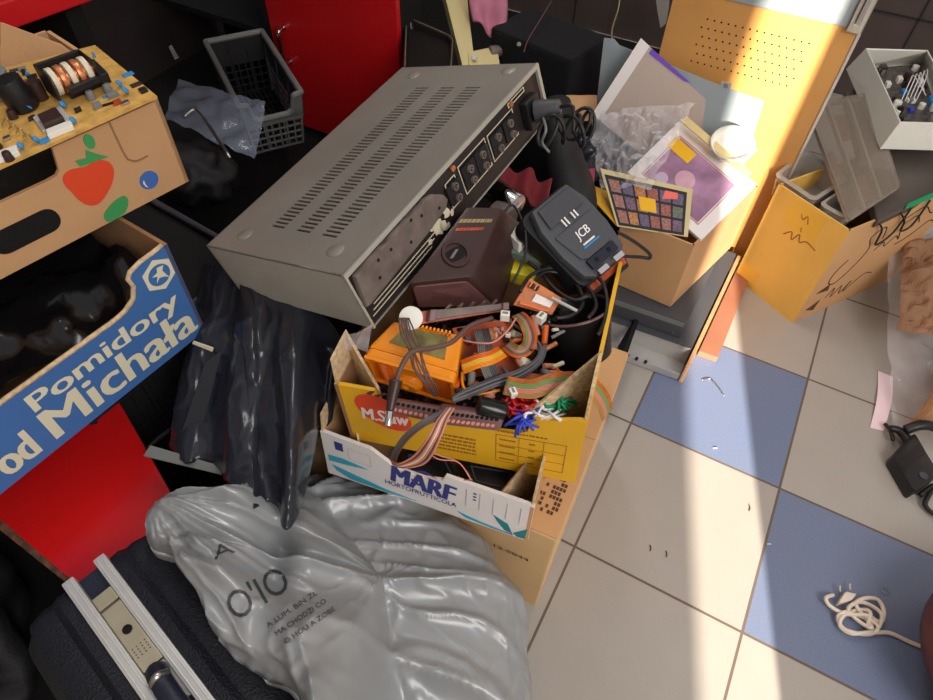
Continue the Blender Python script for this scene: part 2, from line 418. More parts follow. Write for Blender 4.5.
# --- big tan carton under the trays
A = P(557, 541, .28); yaw = math.radians(4)
ux, uy = V((math.cos(yaw), math.sin(yaw), 0)), V((-math.sin(yaw), math.cos(yaw), 0))
t = thing('cardboard_carton', V((A.x, A.y, 0)) - ux * .2 + uy * .17, 'closed tan cardboard carton standing on the floor tiles under the white and yellow fruit trays', 'box')
W0, D0, H0 = .43, .36, .279
c0 = V((A.x, A.y, 0))
mb = MB(); mb.prism([c0 - ux * W0, c0, c0 + uy * D0, c0 - ux * W0 + uy * D0], [p + V((0, 0, H0)) for p in (c0 - ux * W0, c0, c0 + uy * D0, c0 - ux * W0 + uy * D0)], .003)
mb.build('body', 'card_pale', t)
z = V((0, 0, H0))
qt = Q(c0 - ux * W0 + z, c0 + z, c0 + uy * D0 + z, c0 - ux * W0 + uy * D0 + z)
qf = Q(c0 - ux * W0, c0, c0 + z, c0 - ux * W0 + z)
qt.rect(MB(), .0, .005, .999, .47, .0, .003).build('flap', 'card_warm', t)
qt.rect(MB(), .0, .48, .999, .995, .0, .003).build('flap', 'card_warm', t)
mb = MB(); random.seed(3)
for i in range(9):
    for j in range(12):
        if random.random() < .62: qt.rect(mb, .868 + i * .0115, .085 + j * .022, .868 + i * .0115 + .009, .085 + j * .022 + .015, .003, .0036)
mb.build('printed_pattern', 'dbrown_ink', t)
mb = MB(); text_on(mb, qf, '12.5044', .80, .62, .93, .655, .0012, .01); mb.build('printed_number', 'dbrown_ink', t)

# --- white MARF tray
zb, zt = .283, .387
q = QP([(328.6, 472.6), (527.5, 541), (534.4, 507), (320, 431)], [zb, zb, zt, zt])
dv = V((-.055, .27, 0))
t = thing('fruit_tray', (q.c[0] + q.c[1]) / 2, 'white printed cardboard fruit tray with blue lettering under the yellow tray', 'tray', 'cardboard fruit trays')
front = [(0, 0), (1, 0), (1, 1), (.905, 1.0), (.60, .98), (.585, .84), (.50, .74), (.36, .74), (.245, .985), (.0, 1)]
parts, ql, qr, qb = open_tray(t, '', q, dv, .005, ('white', 'card'), front, back_poly=[(0, 0), (1, 0), (1, .8), (0, .8)], side_poly_l=[(0, 0), (1, 0), (1, .97), (0, .97)], side_poly_r=[(0, 0), (1, 0), (1, .97), (0, .97)])
# triangular corner posts
def post(q, dv, left, w, h, t, d=.05, dd=.0):
    a, b, c, dd_ = q.c
    up = (c - b).normalized() if not left else (dd_ - a).normalized()
    if left: A0, B0, ix = q.p(0, 0), q.p(0, 1), (q.c[1] - q.c[0]).normalized()
    else: A0, B0, ix = q.p(1, 0), q.p(1, 1), -(q.c[1] - q.c[0]).normalized()
    D = V(dv).normalized(); th = .005
    T0 = B0 + up * h
    mb = MB()
    # slanting web across the corner
    p0, p1 = ix * w - q.n * th, D * d + ix * th * .3
    mb.prism([A0 + p0 + up * .01, A0 + p0 + up * .01 + D * th, A0 + p1 + up * .01 + D * th, A0 + p1 + up * .01], [B0 + p0 - up * .004, B0 + p0 - up * .004 + D * th, T0 + p1 + D * th, T0 + p1])
    # corner cheek rising above the wall
    mb.prism([B0 - q.n * th * .3 + ix * .001, B0 + ix * .004 - q.n * th * .3, B0 + ix * .004 + D * d, B0 + D * d + ix * .001],
             [T0 - q.n * th * 1.2 + ix * .001 - up * .004 , T0 + ix * .004 - q.n * th * 1.2 - up * .004, T0 + ix * .004 + D * d, T0 + D * d + ix * .001])
    return mb.build('corner_post', 'card_edge', t)
post(q, dv, True, .052, .035, t, .075); post(q, dv, False, .045, .052, t, .075)
prt = parts['front']
mb = MB(); text_on(mb, q, 'MARF', .34, .40, .65, .80, .0009, .008, .15, bold=.007); q.prism(mb, [(.44, .84), (.50, .93), (.56, .86), (.50, .88)], .0002, .0009); mb.build('lettering', 'navy_ink', prt)
mb = MB(); text_on(mb, q, 'HORTOFRUTTICOLA', .305, .27, .655, .38, .0009, .01, .1); mb.build('lettering', 'navy_ink', prt)
mb = MB(); q.prism(mb, [(.02, .50), (.10, .52), (.22, .46), (.12, .40), (.02, .36)], .0002, .0008); q.prism(mb, [(.03, .28), (.30, .10), (.46, .06), (.30, .03), (.12, .05), (.05, .16)], .0002, .0008)
q.prism(mb, [(.66, .18), (.78, .10), (.92, .05), (.80, .04), (.70, .08)], .0002, .0008); mb.build('blue_swoosh', 'teal_ink', prt)
mb = MB(); q.prism(mb, [(.83, .42), (.90, .30), (.925, .08), (.89, .10), (.855, .26)], .0002, .0009); q.prism(mb, [(.93, .10), (.99, .34), (.985, .05), (.95, .03)], .0002, .0009); mb.build('leaf_mark', 'dark_teal', prt)
mb = MB(); q.rect(mb, .065, .70, .105, .88, .0002, .0008); mb.build('stamp_mark', 'navy_ink', prt)
mb = MB()
for k in range(5): q.line(mb, [(.70 + k * .062, .85), (.70 + k * .062, .42)], .0004, .0006, 4)
q.frame(mb, .13, .56, .24, .82, .0004, .0001, .0006); mb.build('printed_lines', 'grey_ink', prt)
mb = MB(); print_lines(mb, q, .73, .64, .745, .8, 3, 1); print_lines(mb, q, .82, .03, .93, .06, 1, 2); mb.build('small_print', 'navy_ink', prt)

# --- yellow tray
zb, zt = .37, .494
qy = QP([(351, 438), (575, 483), (588, 422), (334, 384)], [zb, zb, zt, zt])
dvy = V((-.055, .262, 0))
t = thing('fruit_tray', (qy.c[0] + qy.c[1]) / 2, 'yellow cardboard fruit tray with red oval logo, heaped with electronic scrap', 'tray', 'cardboard fruit trays')
M_card_y = 'yellow'
front = [(0, 0), (1, 0), (1, 1), (.965, .995), (.855, .93), (.80, .97), (.78, .72), (.74, .66), (.40, .60), (.26, .62), (.20, .66), (.165, .98), (0, 1)]
partsy, ql, qr, qb = open_tray(t, '', qy, dvy, .005, ('yellow', 'card_in'), front, back_poly=[(0, 0), (1, 0), (1, .8), (0, .8)])
partsy['r'].data.materials[0] = M['yellow']
ytray = t
post(qy, dvy, True, .052, .045, t, .045); post(qy, dvy, False, .062, .062, t, .05)
prt = partsy['front']
mb = MB(); qy.prism(mb, [(.185 + .115 * math.cos(a) - .012 * math.sin(a), .63 + .27 * math.sin(a) - .08 * math.cos(a)) for a in [k * math.pi / 12 for k in range(24)]], .0002, .0009); mb.build('red_oval', 'red_ink', prt)
mb = MB()
for pts in ([(.13, .93), (.155, 1.0), (.17, .99), (.15, .92)], [(.165, .92), (.21, .99), (.22, .97), (.18, .90)]): qy.prism(mb, [(u, min(v, .985)) for u, v in pts], .0003, .0012)
mb.build('oval_strokes', 'dbrown_ink', prt)  # dark brown strokes printed at the top of the oval
mb = MB(); text_on(mb, qy, 'M.Sław', .09, .48, .29, .68, .0013, .004, .1, bold=.003); mb.build('lettering', 'white', prt)
mb = MB()
qy.frame(mb, .655, .14, .94, .60, .0005, .0002, .0007)
for v in (.29, .44): qy.line(mb, [(.655, v), (.94, v)], .0003, .0004, 4)
for u in (.75, .85): qy.line(mb, [(u, .14), (u, .60)], .0003, .0004, 4)
for k in range(4):
    print_lines(mb, qy, .67, .185 + k * .11, .735, .205 + k * .11, 1, k); print_lines(mb, qy, .79, .185 + k * .11, .815, .205 + k * .11, 1, k + 9)
print_lines(mb, qy, .66, .65, .86, .67, 1, 3); print_lines(mb, qy, .38, .17, .57, .43, 5, 4)
mb.build('printed_table', 'brown_ink', prt)

# dark stuff lying in the white tray below the yellow one
def blob(name, c, r, material, label, cat, group=None, seed=0, amp=.25, parent=None, freq=2.5):
    bm = bmesh.new(); bmesh.ops.create_icosphere(bm, subdivisions=4, radius=1)
    for v in bm.verts:
        n = v.co.normalized(); k = 1 + amp * noise.noise(n * freq + V((seed, seed * .7, 0)))
        v.co = V((c[0] + n.x * r[0] * k, c[1] + n.y * r[1] * k, c[2] + n.z * r[2] * k))
    mb = MB(); mb.bm.free(); mb.bm = bm
    o = mb.build(name, material, parent, smooth=True)
    if parent is None: tag(o, label, cat, group)
    return o
def soft_bar(px, zc, r, mat_, name, label, cat, n=14, parent=None):
    mb = MB(); mb.tube([P(x, y, z_) for (x, y), z_ in zip(px, zc)], r, n)
    o = mb.build(name, mat_, parent, smooth=True)
    if parent is None: tag(o, label, cat)
    return o
# two black mouse-like adapters and a cable loop inside the white tray
def adapter(name, px4, z, th, label, cat='power adapter', mat_='black', group=None):
    qq = QP(px4, z); t = thing(name, qq.p(.5, .5, -th), label, cat, group)
    qq.prism(MB(), qq.rr(0, 0, 1, 1, .012), -th, 0, .003).build('housing', mat_, t, smooth='auto')
    return t, qq
t1, qq = adapter('power_adapter', [(405, 478), (465, 487), (448, 456), (402, 449)], .345, .03, 'black adapter lying in the white tray at its cut-out, nearer the swoosh')
qq.frame(MB(), .12, .15, .88, .85, .002, 0, .001).build('rim', 'darkgrey', t1)
t2, qq = adapter('power_adapter', [(472, 484), (512, 494), (520, 470), (462, 461)], .35, .03, 'black adapter lying in the white tray beside its right corner post')
qq.frame(MB(), .12, .15, .88, .85, .002, 0, .001).build('rim', 'darkgrey', t2)

# ============================================================ amplifier
w_, d_, h_ = .46, .258, .085
ax = V((.042, .994, .101)).normalized(); ay = V((-.949, .072, -.308)); ay = (ay - ax * ay.dot(ax)).normalized(); azv = ax.cross(ay)
cb = V((-.416, .131, .514))
def AM(x, y, z): return cb + ax * ((x - .5) * w_) + ay * ((y - .5) * d_) + azv * (z * h_)
t = thing('stereo_amplifier', cb, 'grey metal stereo amplifier tilted on the scrap heap, its vented lid up', 'amplifier')
amp = t
mb = MB(); e = .012
mb.prism([AM(.012, .03, .02), AM(.988, .03, .02), AM(.988, .97, .02), AM(.012, .97, .02)], [AM(.012, .03, .82), AM(.988, .03, .82), AM(.988, .97, .82), AM(.012, .97, .82)])
mb.build('chassis', 'void', t)
qtop = Q(AM(0, 0, 1), AM(1, 0, 1), AM(1, 1, 1), AM(0, 1, 1))
th = .0022
mb = MB()
cols = [(.225, .330), (.408, .510), (.600, .702)]; U0, U1 = .119, .868
for v0, v1 in ((0, .225), (.330, .408), (.510, .600), (.702, 1)): qtop.rect(mb, 0, v0, 1, v1, -th, 0)
for v0, v1 in cols:
    qtop.rect(mb, 0, v0, U0, v1, -th, 0); qtop.rect(mb, U1, v0, 1, v1, -th, 0)
    n = 46; pit = (U1 - U0) / n
    for k in range(n): qtop.rect(mb, U0 + k * pit + pit * .46, v0, U0 + (k + 1) * pit, v1, -th, 0)
lid = mb.build('lid', 'lid', t)
mb = MB()
for s0 in (0, 1):
    x0 = 0 if s0 == 0 else 1
    a, b = (AM(x0, 1, 0), AM(x0, 0, 0)) if s0 == 0 else (AM(x0, 0, 0), AM(x0, 1, 0))
    c, dd = (AM(x0, 0, 1), AM(x0, 1, 1)) if s0 == 0 else (AM(x0, 1, 1), AM(x0, 0, 1))
    Q(a, b, c, dd).rect(mb, 0, 0, 1, 1, -.002, 0)
qfar = Q(AM(1, 1, 0), AM(0, 1, 0), AM(0, 1, 1), AM(1, 1, 1)); qfar.rect(mb, 0, 0, 1, 1, -.002, 0)
mb.build('side_panels', 'lid_pale', t)
for u, v in ((.069, .815), (.076, .16), (.942, .825), (.958, .142)):
    mb = MB(); mb.lathe(qtop.p(u, v, -.001), qtop.n, [(0, .0115), (.0018, .011), (.0030, .007), (.0034, .002)], 20); mb.build('lid_dimple', 'lid', t, smooth='auto')
# pale returned edge of the lid along the rear
qr_ = Q(AM(0, 0, 0), AM(1, 0, 0), AM(1, 0, 1), AM(0, 0, 1))
mb = MB(); qr_.rect(mb, 0, .93, 1, 1, -.002, .003); qr_.rect(mb, 0, 0, .007, .93, -.002, .003); qr_.rect(mb, .985, 0, 1, .93, -.002, .003); qr_.rect(mb, .007, 0, .985, .016, -.002, .0012)
mb.build('lid_edge', 'lid_pale', t)
rp = qr_.rect(MB(), .007, .016, .985, .93, -.004, -.001).build('rear_panel', 'rear', t)
mb = MB(); random.seed(5)
top_e = [(.02 + .022 * k, .90 + random.uniform(-.02, .015)) for k in range(15)]
poly = [(.005, .42), (.02, .40), (.30, .47), (.385, .50), (.405, .60), (.395, .72), (.36, .86)] + top_e[::-1]
qr_.prism(mb, poly, -.001, .010, .003)
tp = mb.build('cover_plate', 'taupe', t)
mb = MB()
for u, v in ((.08, .60), (.15, .78), (.22, .60), (.29, .77), (.36, .62), (.10, .82), (.25, .86)): qr_.prism(mb, qr_.circ(u, v, .0022, 10), .0098, .0106)
mb.build('screw_hole', 'void', tp)
# socket groups and their white outlines
for (u0, v0, u1, v1), cs in (((.43, .30, .482, .74), [(.456)]), ((.502, .28, .651, .78), (.54, .61)), ((.664, .28, .816, .76), (.70, .775))):
    mb = MB(); qr_.frame(mb, u0, v0, u1, v1, .0012, 0, .0008); mb.build('outline', 'cream_p', rp)
    for cu in (cs if isinstance(cs, (list, tuple)) else [cs]):
        sk = qr_.rect(MB(), cu - .033, v0 + .08, cu + .033, v1 - .06, -.001, .004, .0006).build('socket_block', 'black_matte', t)
        mb = MB()
        for vv in (.42, .62): mb.lathe(qr_.p(cu, vv, .003), qr_.n, [(0, .0055), (.005, .0055), (.005, .0035), (.001, .0035), (.001, .0012), (.006, .0012)], 14)
        mb.build('jack', 'taupe', sk)
mb = MB()
for u, v in ((.481, .845), (.814, .832)): qr_.prism(mb, qr_.circ(u, v, .0042, 14), 0, .003)
mb.build('panel_screw', 'copper', rp)
mb = MB(); qr_.frame(mb, .80, .80, .90, .88, .0012, 0, .0007); mb.build('printed_frame', 'cream_p', rp)
for k in range(3): mb = MB(); qr_.line(mb, [(.02 + .01 * k, .14 + .07 * k), (.30 + .02 * k, .14 + .07 * k)], .0007, .0003, 4); mb.build('printed_line', 'cream_p', rp)
random.seed(11)
mb = MB()
for u, v, r in ((.345, .30, .011), (.37, .24, .008), (.40, .36, .007), (.325, .40, .006), (.30, .22, .004), (.42, .28, .004), (.39, .16, .004)):
    qr_.prism(mb, [(u + r / w_ * math.cos(a) * (1 + random.uniform(-.35, .35)), v + r / h_ * math.sin(a) * (1 + random.uniform(-.35, .35))) for a in [k * math.pi / 5 for k in range(10)]], 0, .0006)
mb.build('torn_sticker', 'cream_p', rp)
mb = MB(); qr_.rect(mb, .855, .20, .93, .70, 0, .012, .002); inlet = mb.build('mains_inlet', 'black', t)
# plug + coiled mains lead
t = thing('mains_lead', P(545, 130, .6), 'black coiled mains lead plugged into the far end of the amplifier', 'cord')
pl0 = qr_.p(.895, .45, .012); pl1 = pl0 + qr_.n * .035 + ax * .012
mb = MB(); mb.cyl(pl0, pl1, .016, .011, 16, .002); mb.build('plug', 'darkgrey', t, smooth='auto')
mb = MB(); cc = P(560, 128, .60)
pts = [pl1, pl1 + qr_.n * .02]
for k in range(46):
    a = k * .75; pts.append(P(566 + 21 * math.sin(k * .21), 128 + 4 * math.cos(k * .3), .60) + V((.012 * math.cos(a), .010 * math.sin(a * .97) , .020 * math.sin(a))))
mb.tube(pts, .0027, 8, res=4); mb.build('lead', 'rubber', t, smooth=True)
mb = MB(); mb.tube([P(543, 118, .612), P(546, 130, .622), P(542, 142, .60), P(549, 152, .58)], .002, 6); mb.build('tie', 'greyp', t, smooth=True)

# ============================================================ right side: metal units, open cartons
def slab(name, px4, zs, th, material, parent=None, r=None, bev=.001, smooth=False):
    q = QP(px4, zs); mb = MB()
    q.prism(mb, q.rr(0, 0, 1, 1, r) if r else [(0, 0), (1, 0), (1, 1), (0, 1)], -th, 0, bev)
    return mb.build(name, material, parent, smooth='auto' if r else False), q
def hollow_box(t, a, b, D, z0, z1, th, mo, mi, top_splay=None):
    """a,b: floor-level front corners (Vectors xy), D back vector -> four walls and bottom parts; returns front and right Q"""
    a0, b0 = V((a.x, a.y, z0)), V((b.x, b.y, z0)); up = V((0, 0, z1 - z0))
    f = Q(a0, b0, b0 + up, a0 + up); r = Q(b0, b0 + D, b0 + D + up, b0 + up); l = Q(a0 + D, a0, a0 + up, a0 + D + up); k = Q(b0 + D, a0 + D, a0 + D + up, b0 + D + up)
    ps = []
    for q_, nm in ((f, 'front_wall'), (r, 'side_wall'), (l, 'side_wall'), (k, 'back_wall')): ps.append(q_.rect(MB(), 0, 0, 1, 1, -th, 0).build(nm, mo, t))
    bq = Q(a0, b0, b0 + D, a0 + D); bq.rect(MB(), .02, .02, .98, .98, 0, th).build('bottom', mi, t)
    return f, r, l, k, ps

# metal chassis on the floor
a = P(677, 380, 0); dx = V((-1, -.06, 0)).normalized(); dy = V((.03, 1, 0)).normalized()
t = thing('metal_chassis', a + dx * .15 + dy * .18, 'silver grey metal chassis with open front on the floor, lowest under the plain carton', 'metal unit', 'metal units under the plain carton')
L, D = .24, .40
mb = MB(); o = V((0, 0, .002))
Q(a + dx * L, a, a + dy * D, a + dx * L + dy * D).rect(mb, 0, 0, 1, 1, .0, .002); mb.build('base_plate', 'alu', t)
mb = MB(); Q(a + dx * L, a, a + V((0, 0, .02)), a + dx * L + V((0, 0, .02))).rect(mb, 0, 0, 1, 1, -.002, 0); mb.build('front_lip', 'alu', t)
yb = dy * .055
mb = MB(); Q(a + dx * L + yb, a + yb, a + yb + V((0, 0, .054)), a + dx * L + yb + V((0, 0, .054))).rect(mb, 0, 0, 1, 1, -.002, 0); mb.build('inner_panel', 'alu', t)
mb = MB(); Q(a + yb, a + dy * D, a + dy * D + V((0, 0, .054)), a + yb + V((0, 0, .054))).rect(mb, 0, 0, 1, 1, -.002, 0); mb.build('side_panel', 'greyp', t)
mb = MB(); Q(a + dx * L + dy * .05 + V((0, 0, .054)), a + dy * .05 + V((0, 0, .054)), a + dy * D + V((0, 0, .054)), a + dx * L + dy * D + V((0, 0, .054))).rect(mb, 0, 0, 1, 1, 0, .002); mb.build('cover', 'slate', t)
for k in range(5):
    mb = MB(); q0 = a + dx * (.075 + k * .02) + V((0, 0, .0225)); mb.cyl(q0 - dy * .004, q0 + dy * .002, .0035, seg=10); mb.build('screw', 'black', t)
# second, darker unit on top
b = P(680, 338, .057)
t = thing('metal_chassis', b + dx * .15 + dy * .18, 'dark grey metal unit carrying the plain cardboard carton', 'metal unit', 'metal units under the plain carton')
mb = MB(); lo = [b + dx * .27, b, b + dy * .36, b + dx * .27 + dy * .36]; mb.prism(lo, [p + V((0, 0, .051)) for p in lo], .002); mb.build('housing', 'slate', t)
mb = MB(); Q(b + dx * .27, b, b + V((0, 0, .051)), b + dx * .27 + V((0, 0, .051))).rect(mb, .02, .68, .99, .93, 0, .0015); mb.build('front_rib', 'greyp', t)
mb = MB(); Q(b + dx * .27, b, b + V((0, 0, .051)), b + dx * .27 + V((0, 0, .051))).prism(mb, Q(b + dx * .27, b, b + V((0, 0, .051)), b + dx * .27 + V((0, 0, .051))).circ(.93, .22, .003, 10), 0, .002); mb.build('screw', 'chrome', t)
# wooden boards leaning beside
def board(pts, h, label, th=.008, m='woodedge'):
    mb = MB(); mb.prism([V((p.x, p.y, 0.001)) for p in pts], [V((p.x, p.y, h)) for p in pts], .001)
    return tag(mb.build('wooden_board', m, smooth=False), label, 'board', 'boards beside the metal units')
A0 = a - dx * .004 - dy * .004
board([A0, A0 - dx * .008, A0 - dx * .008 + dy * .40, A0 + dy * .40], .056, 'pale upright wooden strip along the silver chassis')
A1 = A0 - dx * .012 + dy * .09
board([A1, A1 - dx * .042, A1 - dx * .034 + dy * .36, A1 + dy * .36], .018, 'flat reddish wooden board on the floor beside the metal units', m=mat('reddish_board', s(150, 100, 78), .7, vary=.1, vscale=10))
# dark upright piece left of the chassis
t_, q_ = slab('plastic_bracket', [(596, 425), (622, 348), (640, 318), (613, 395)], [.012, .012, .055, .055], .01, 'void'); tag(t_, 'narrow black plastic bracket on the floor between carton and chassis', 'bracket')
sp = MB(); pts = []
for k in range(120):
    a_ = k * .9; c_ = P(604 + .085 * k * .6, 418 - k * .22, .02); pts.append(c_ + V((.006 * math.cos(a_), .0, .006 * math.sin(a_))))
sp.tube(pts, .0012, 5, smooth=False); tag(sp.build('coil_spring', 'steel', smooth=True), 'thin metal coil spring on the floor beside the yellow tray corner', 'spring')

# plain cardboard carton
zb, zt = .111, .285
bl, br = P(598, 276, zb), P(670, 307, zb); Dp = P(748, 180, zt) - P(684, 238, zt); Dp.z = 0
bl = br + (bl - br).normalized() * .15
t = thing('cardboard_carton', (bl + br) / 2 + Dp / 2, 'plain open cardboard carton on the dark metal unit, holding papers and a picture', 'box', None)
f, r_, l_, k_, ps = hollow_box(t, bl, br, Dp, zb, zt, .004, 'card', 'card_in')
plain = t
# folded yellow-lined flap at its left
lab(slab('flap', [(616, 226), (583, 189), (592, 186), (621, 197)], [.28, .285, .29, .292], .003, 'yellow', t)[0], 'yellow printed cardboard flap')
lab(slab('flap', [(617, 222), (600, 192), (620, 196), (621, 198)], [.284, .288, .291, .29], .003, 'card', t)[0], 'cardboard flap')
# contents
card, q = slab('printed_card', [(617, 226), (688, 237), (693, 189), (600, 168)], [.284, .284, .345, .345], .004, 'beige')
tag(card, 'dark card printed with small coloured squares, standing in front of the picture', 'card')
mb = MB(); q.rect(mb, .03, .02, .94, .90, 0, .001); pc = mb.build('printed_field', 'ink', card)
cols_ = [s(150, 104, 96), s(112, 88, 108), s(176, 120, 76), s(104, 106, 96), s(150, 90, 80), s(98, 88, 112)]
for k, c in enumerate(cols_): M['sq%d' % k] = mat('square_ink_%d' % k, c, .5, vary=.35, vscale=260)
random.seed(2)
for i in range(6):
    for j in range(3):
        mb = MB(); u, v = .06 + i * .145, .07 + j * .27; q.rect(mb, u, v, u + .12, v + .22, .001, .0016); mb.build('square', 'sq%d' % random.randrange(6), pc)
mb = MB(); q.rect(mb, .38, .36, .58, .62, .001, .0022); lab(mb.build('sticker', 'sticker_y', card), 'orange yellow sticker')
mb = MB(); q.prism(mb, [(.66, .66), (.84, .72), (.84, .84), (.70, .84)], .001, .0022); lab(mb.build('sticker', mat('salmon_sticker', s(236, 110, 100), .5), card), 'salmon pink sticker')
pic = thing('framed_picture', P(693, 180, .32), 'white framed purple picture with yellow sticker, tucked in the plain carton', 'picture')
fr, q = slab('frame', [(701, 240), (757, 184), (681, 119), (627, 172)], [.285, .335, .385, .32], .01, 'white', pic, bev=.002)
mb = MB(); q.rect(mb, .13, .14, .80, .86, 0, .0008); pr = mb.build('print', mat('mauve_print', s(160, 120, 150), .3, vary=.3, vscale=18), pic)
mb = MB(); q.frame(mb, .11, .12, .82, .88, .0015, .0004, .0012); mb.build('border_line', mat('salmon_line', s(190, 120, 120), .4), pic)
mb = MB(); q.prism(mb, q.circ(.42, .52, .022, 24), .0008, .0014); mb.build('round_motif', mat('pale_pink', s(206, 160, 176), .4, vary=.1, vscale=40), pr)
mb = MB(); q.prism(mb, q.circ(.24, .70, .014, 20), .0008, .0014); mb.build('round_motif', mat('pale_lilac', s(190, 170, 196), .4), pr)
mb = MB(); q.rect(mb, .60, .62, .77, .90, .001, .002); mb.build('sticker', 'sticker_y', pic)
sh = thing('folder', P(670, 110, .36), 'large mauve grey sheet with white and purple edge, upright in the plain carton', 'folder')
so, q = slab('sheet', [(592, 114), (700, 205), (758, 150), (641, 38)], [PY(592, 114, .78).z, .18, .31, PY(641, 38, .845).z], .003, 'paper_grey', sh)
mb = MB(); q.rect(mb, .0, .0, .07, 1, 0, .0015); mb.build('white_margin', 'white', sh)
mb = MB(); q.prism(mb, [(.09, .94), (.09, 1.0), (.40, 1.02), (.36, .985)], 0, .0016); mb.build('purple_edge', 'purple', sh)
# round white dish
t = thing('white_dish', P(731, 150, .37), 'round white dish in the plain carton behind the framed picture', 'dish')
n_ = (CC - P(731, 150, .37)).normalized() * .5 + V((0, 0, 1)); mb = MB()
mb.lathe(P(730, 150, .362), n_, [(0, .0), (0, .030), (.014, .040), (.022, .044), (.024, .042), (.015, .036), (.004, .026), (.003, .0)], 36, caps=False); mb.build('bowl', 'whitep', t, smooth=True)
st, q = slab('wooden_ruler', [(679, 121), (686, 117), (752, 174), (746, 178)], [.392, .392, .345, .345], .003, 'beige'); tag(st, 'thin beige wooden strip lying along the picture frame edge', 'strip')
# crinkled clear bag over the box
def crinkle(px, zs, n, m, amp, freq, seed=0):
    q = QP(px, zs)
    def fn(u, v):
        p = q.p(u, v); k = noise.noise(p * freq + V((seed, 0, 0))); k2 = abs(noise.noise(p * freq * 2.3 + V((0, seed, 3))))
        e = min(u, 1 - u, v, 1 - v) * 6
        return p + q.n * (amp * (k + .8 * k2) * min(1, e + .3)) + V((noise.noise(p * 30), noise.noise(p * 30 + V((5, 5, 5))), 0)) * .008
    return MB().grid(fn, n, m)
o = crinkle([(600, 190), (650, 190), (695, 105), (590, 112)], [.32, .345, .41, .36], 40, 34, .045, 26, 2).build('clear_plastic_bag', 'clear', smooth=False); tag(o, 'crumpled clear plastic bag lying against the mauve grey sheet', 'plastic bag')

# blue-grey sheet leaning behind
qa = Q(PY(594, 125, .84), PY(742, 172, .84), PY(764, 101, .875), PY(604, 38, .875))
sheet_q = qa
mb = MB(); qa.prism(mb, [(0, -1.3), (1, -1.3), (1, 1), (.80, .985), (.80, 1.05), (.74, 1.03), (.74, .98), (.10, .985), (.06, 1.03), (.0, 1.0)], -.003, 0); o = mb.build('metal_sheet', 'bluegrey'); tag(o, 'blue grey flat metal sheet standing between the wooden panel and plain carton', 'sheet')
mb = MB(); qa.prism(mb, qa.circ(.77, 1.0, .005, 12), 0, .001); mb.build('rivet_hole', 'greyp', o)

# perforated wooden panel
yp = .915
t = thing('perforated_board', (-.12, yp, 0), 'orange perforated hardboard panel with pale metal top rail, standing sunlit against the wall', 'panel')
xl, xr = PY(665, 30, yp).x, PY(835, 85, yp).x
zt_l, zt_r = PY(735, 0, yp).z, PY(845, 27, yp).z
ztp = PY(800, 16, yp).z
qp = Q((xl, yp, .0), (xr, yp, .0), (xr, yp, ztp), (xl, yp, ztp))
# perforations: rows of dark discs on the face stand in for shaded holes
hu0, hu1 = (PY(700, 32, yp).x - xl) / (xr - xl), (PY(806, 60, yp).x - xl) / (xr - xl)
hv0, hv1 = PY(740, 78, yp).z / ztp, PY(740, 22, yp).z / ztp
mb = MB(); qp.rect(mb, 0, 0, 1, 1, -.012, 0, .001); pb = mb.build('board', 'wood', t)
nn = 15
for j in range(6):
    mb = MB()
    for i in range(nn):
        u = hu0 + (hu1 - hu0) * (i + .5 * (j % 2)) / nn; v = hv0 + (hv1 - hv0) * (j + .5) / 6
        qp.prism(mb, qp.circ(u, v, .0019, 8), -.0002, .0004)
    mb.build('hole_row', 'void', pb)
mb = MB(); Q((xl - .0, yp, ztp), (xr, yp, ztp), (xr, yp, ztp + .05), (xl, yp, ztp + .05)).rect(mb, .28, 0, 1, 1, -.02, .004, .002); mb.build('top_rail', 'bluegrey', t)
mb = MB(); qp.rect(mb, .99, 0, 1.005, 1.12, -.014, .003); lab(mb.build('edge_trim', 'alu', t), 'bright metal edge trim')
lt = thing('x', (0, 0, 0), None, None) if False else None
q2 = Q((xr - .03, yp - .004, ztp - .005), (xr + .005, yp - .004, ztp - .005), (xr + .005, yp - .004, ztp + .08), (xr - .03, yp - .004, ztp + .08))
mb = MB(); q2.rect(mb, .1, 0, .9, 1, 0, .006, .002); la = mb.build('latch', 'steel', t)
mb = MB(); q2.rect(mb, .35, .2, .65, .95, .006, .014, .002); mb.build('latch_lever', 'chrome', la)

# big yellow-tan carton at right
zt = .279
br = P(792, 323, 0); bl = P(734, 277, 0); D = P(935, 195, zt) - P(848, 230, zt); D.z = 0; D = D.normalized() * .34
tb = thing('cardboard_carton', (br + bl) / 2 + D / 2, 'tall golden cardboard carton with handwriting on its side, filled with plastic organisers', 'box')
bigbox = tb
f, r_, l_, k_, ps = hollow_box(tb, bl, br, D, 0, zt, .004, 'card_gold', 'card_in')
ps[1].data.materials[0] = M['card_warm']
mb = MB(); f.rect(mb, .02, .02, .3, .2, 0, .0006); mb.build('tape', mat('yellow_tape2', s(226, 180, 70), .35), ps[0]); mb = MB(); f.rect(mb, .25, .74, .72, .98, 0, .0006); mb.build('tape', mat('yellow_tape', s(226, 180, 70), .35), ps[0])
mb = MB(); strokes(mb, f, [[(.42, .90), (.47, .86), (.5, .91), (.55, .85)], [(.34, .66), (.42, .72), (.46, .66), (.52, .74), (.56, .68), (.64, .72), (.78, .70)], [(.5, .80), (.52, .76)]], .0014); mb.build('handwriting', 'brown_ink', ps[0])
mb = MB(); strokes(mb, r_, [[(.20, .62), (.14, .52), (.14, .40), (.22, .36), (.32, .50), (.36, .66), (.30, .80), (.40, .86), (.45, .72)],
    [(.44, .60), (.50, .66), (.54, .60), (.60, .68), (.66, .62), (.60, .78), (.70, .84), (.78, .74)], [(.56, .86), (.72, .92), (.86, .80), (.94, .92)], [(.66, .56), (.78, .60), (.9, .70), (.98, .66)]], .0015)
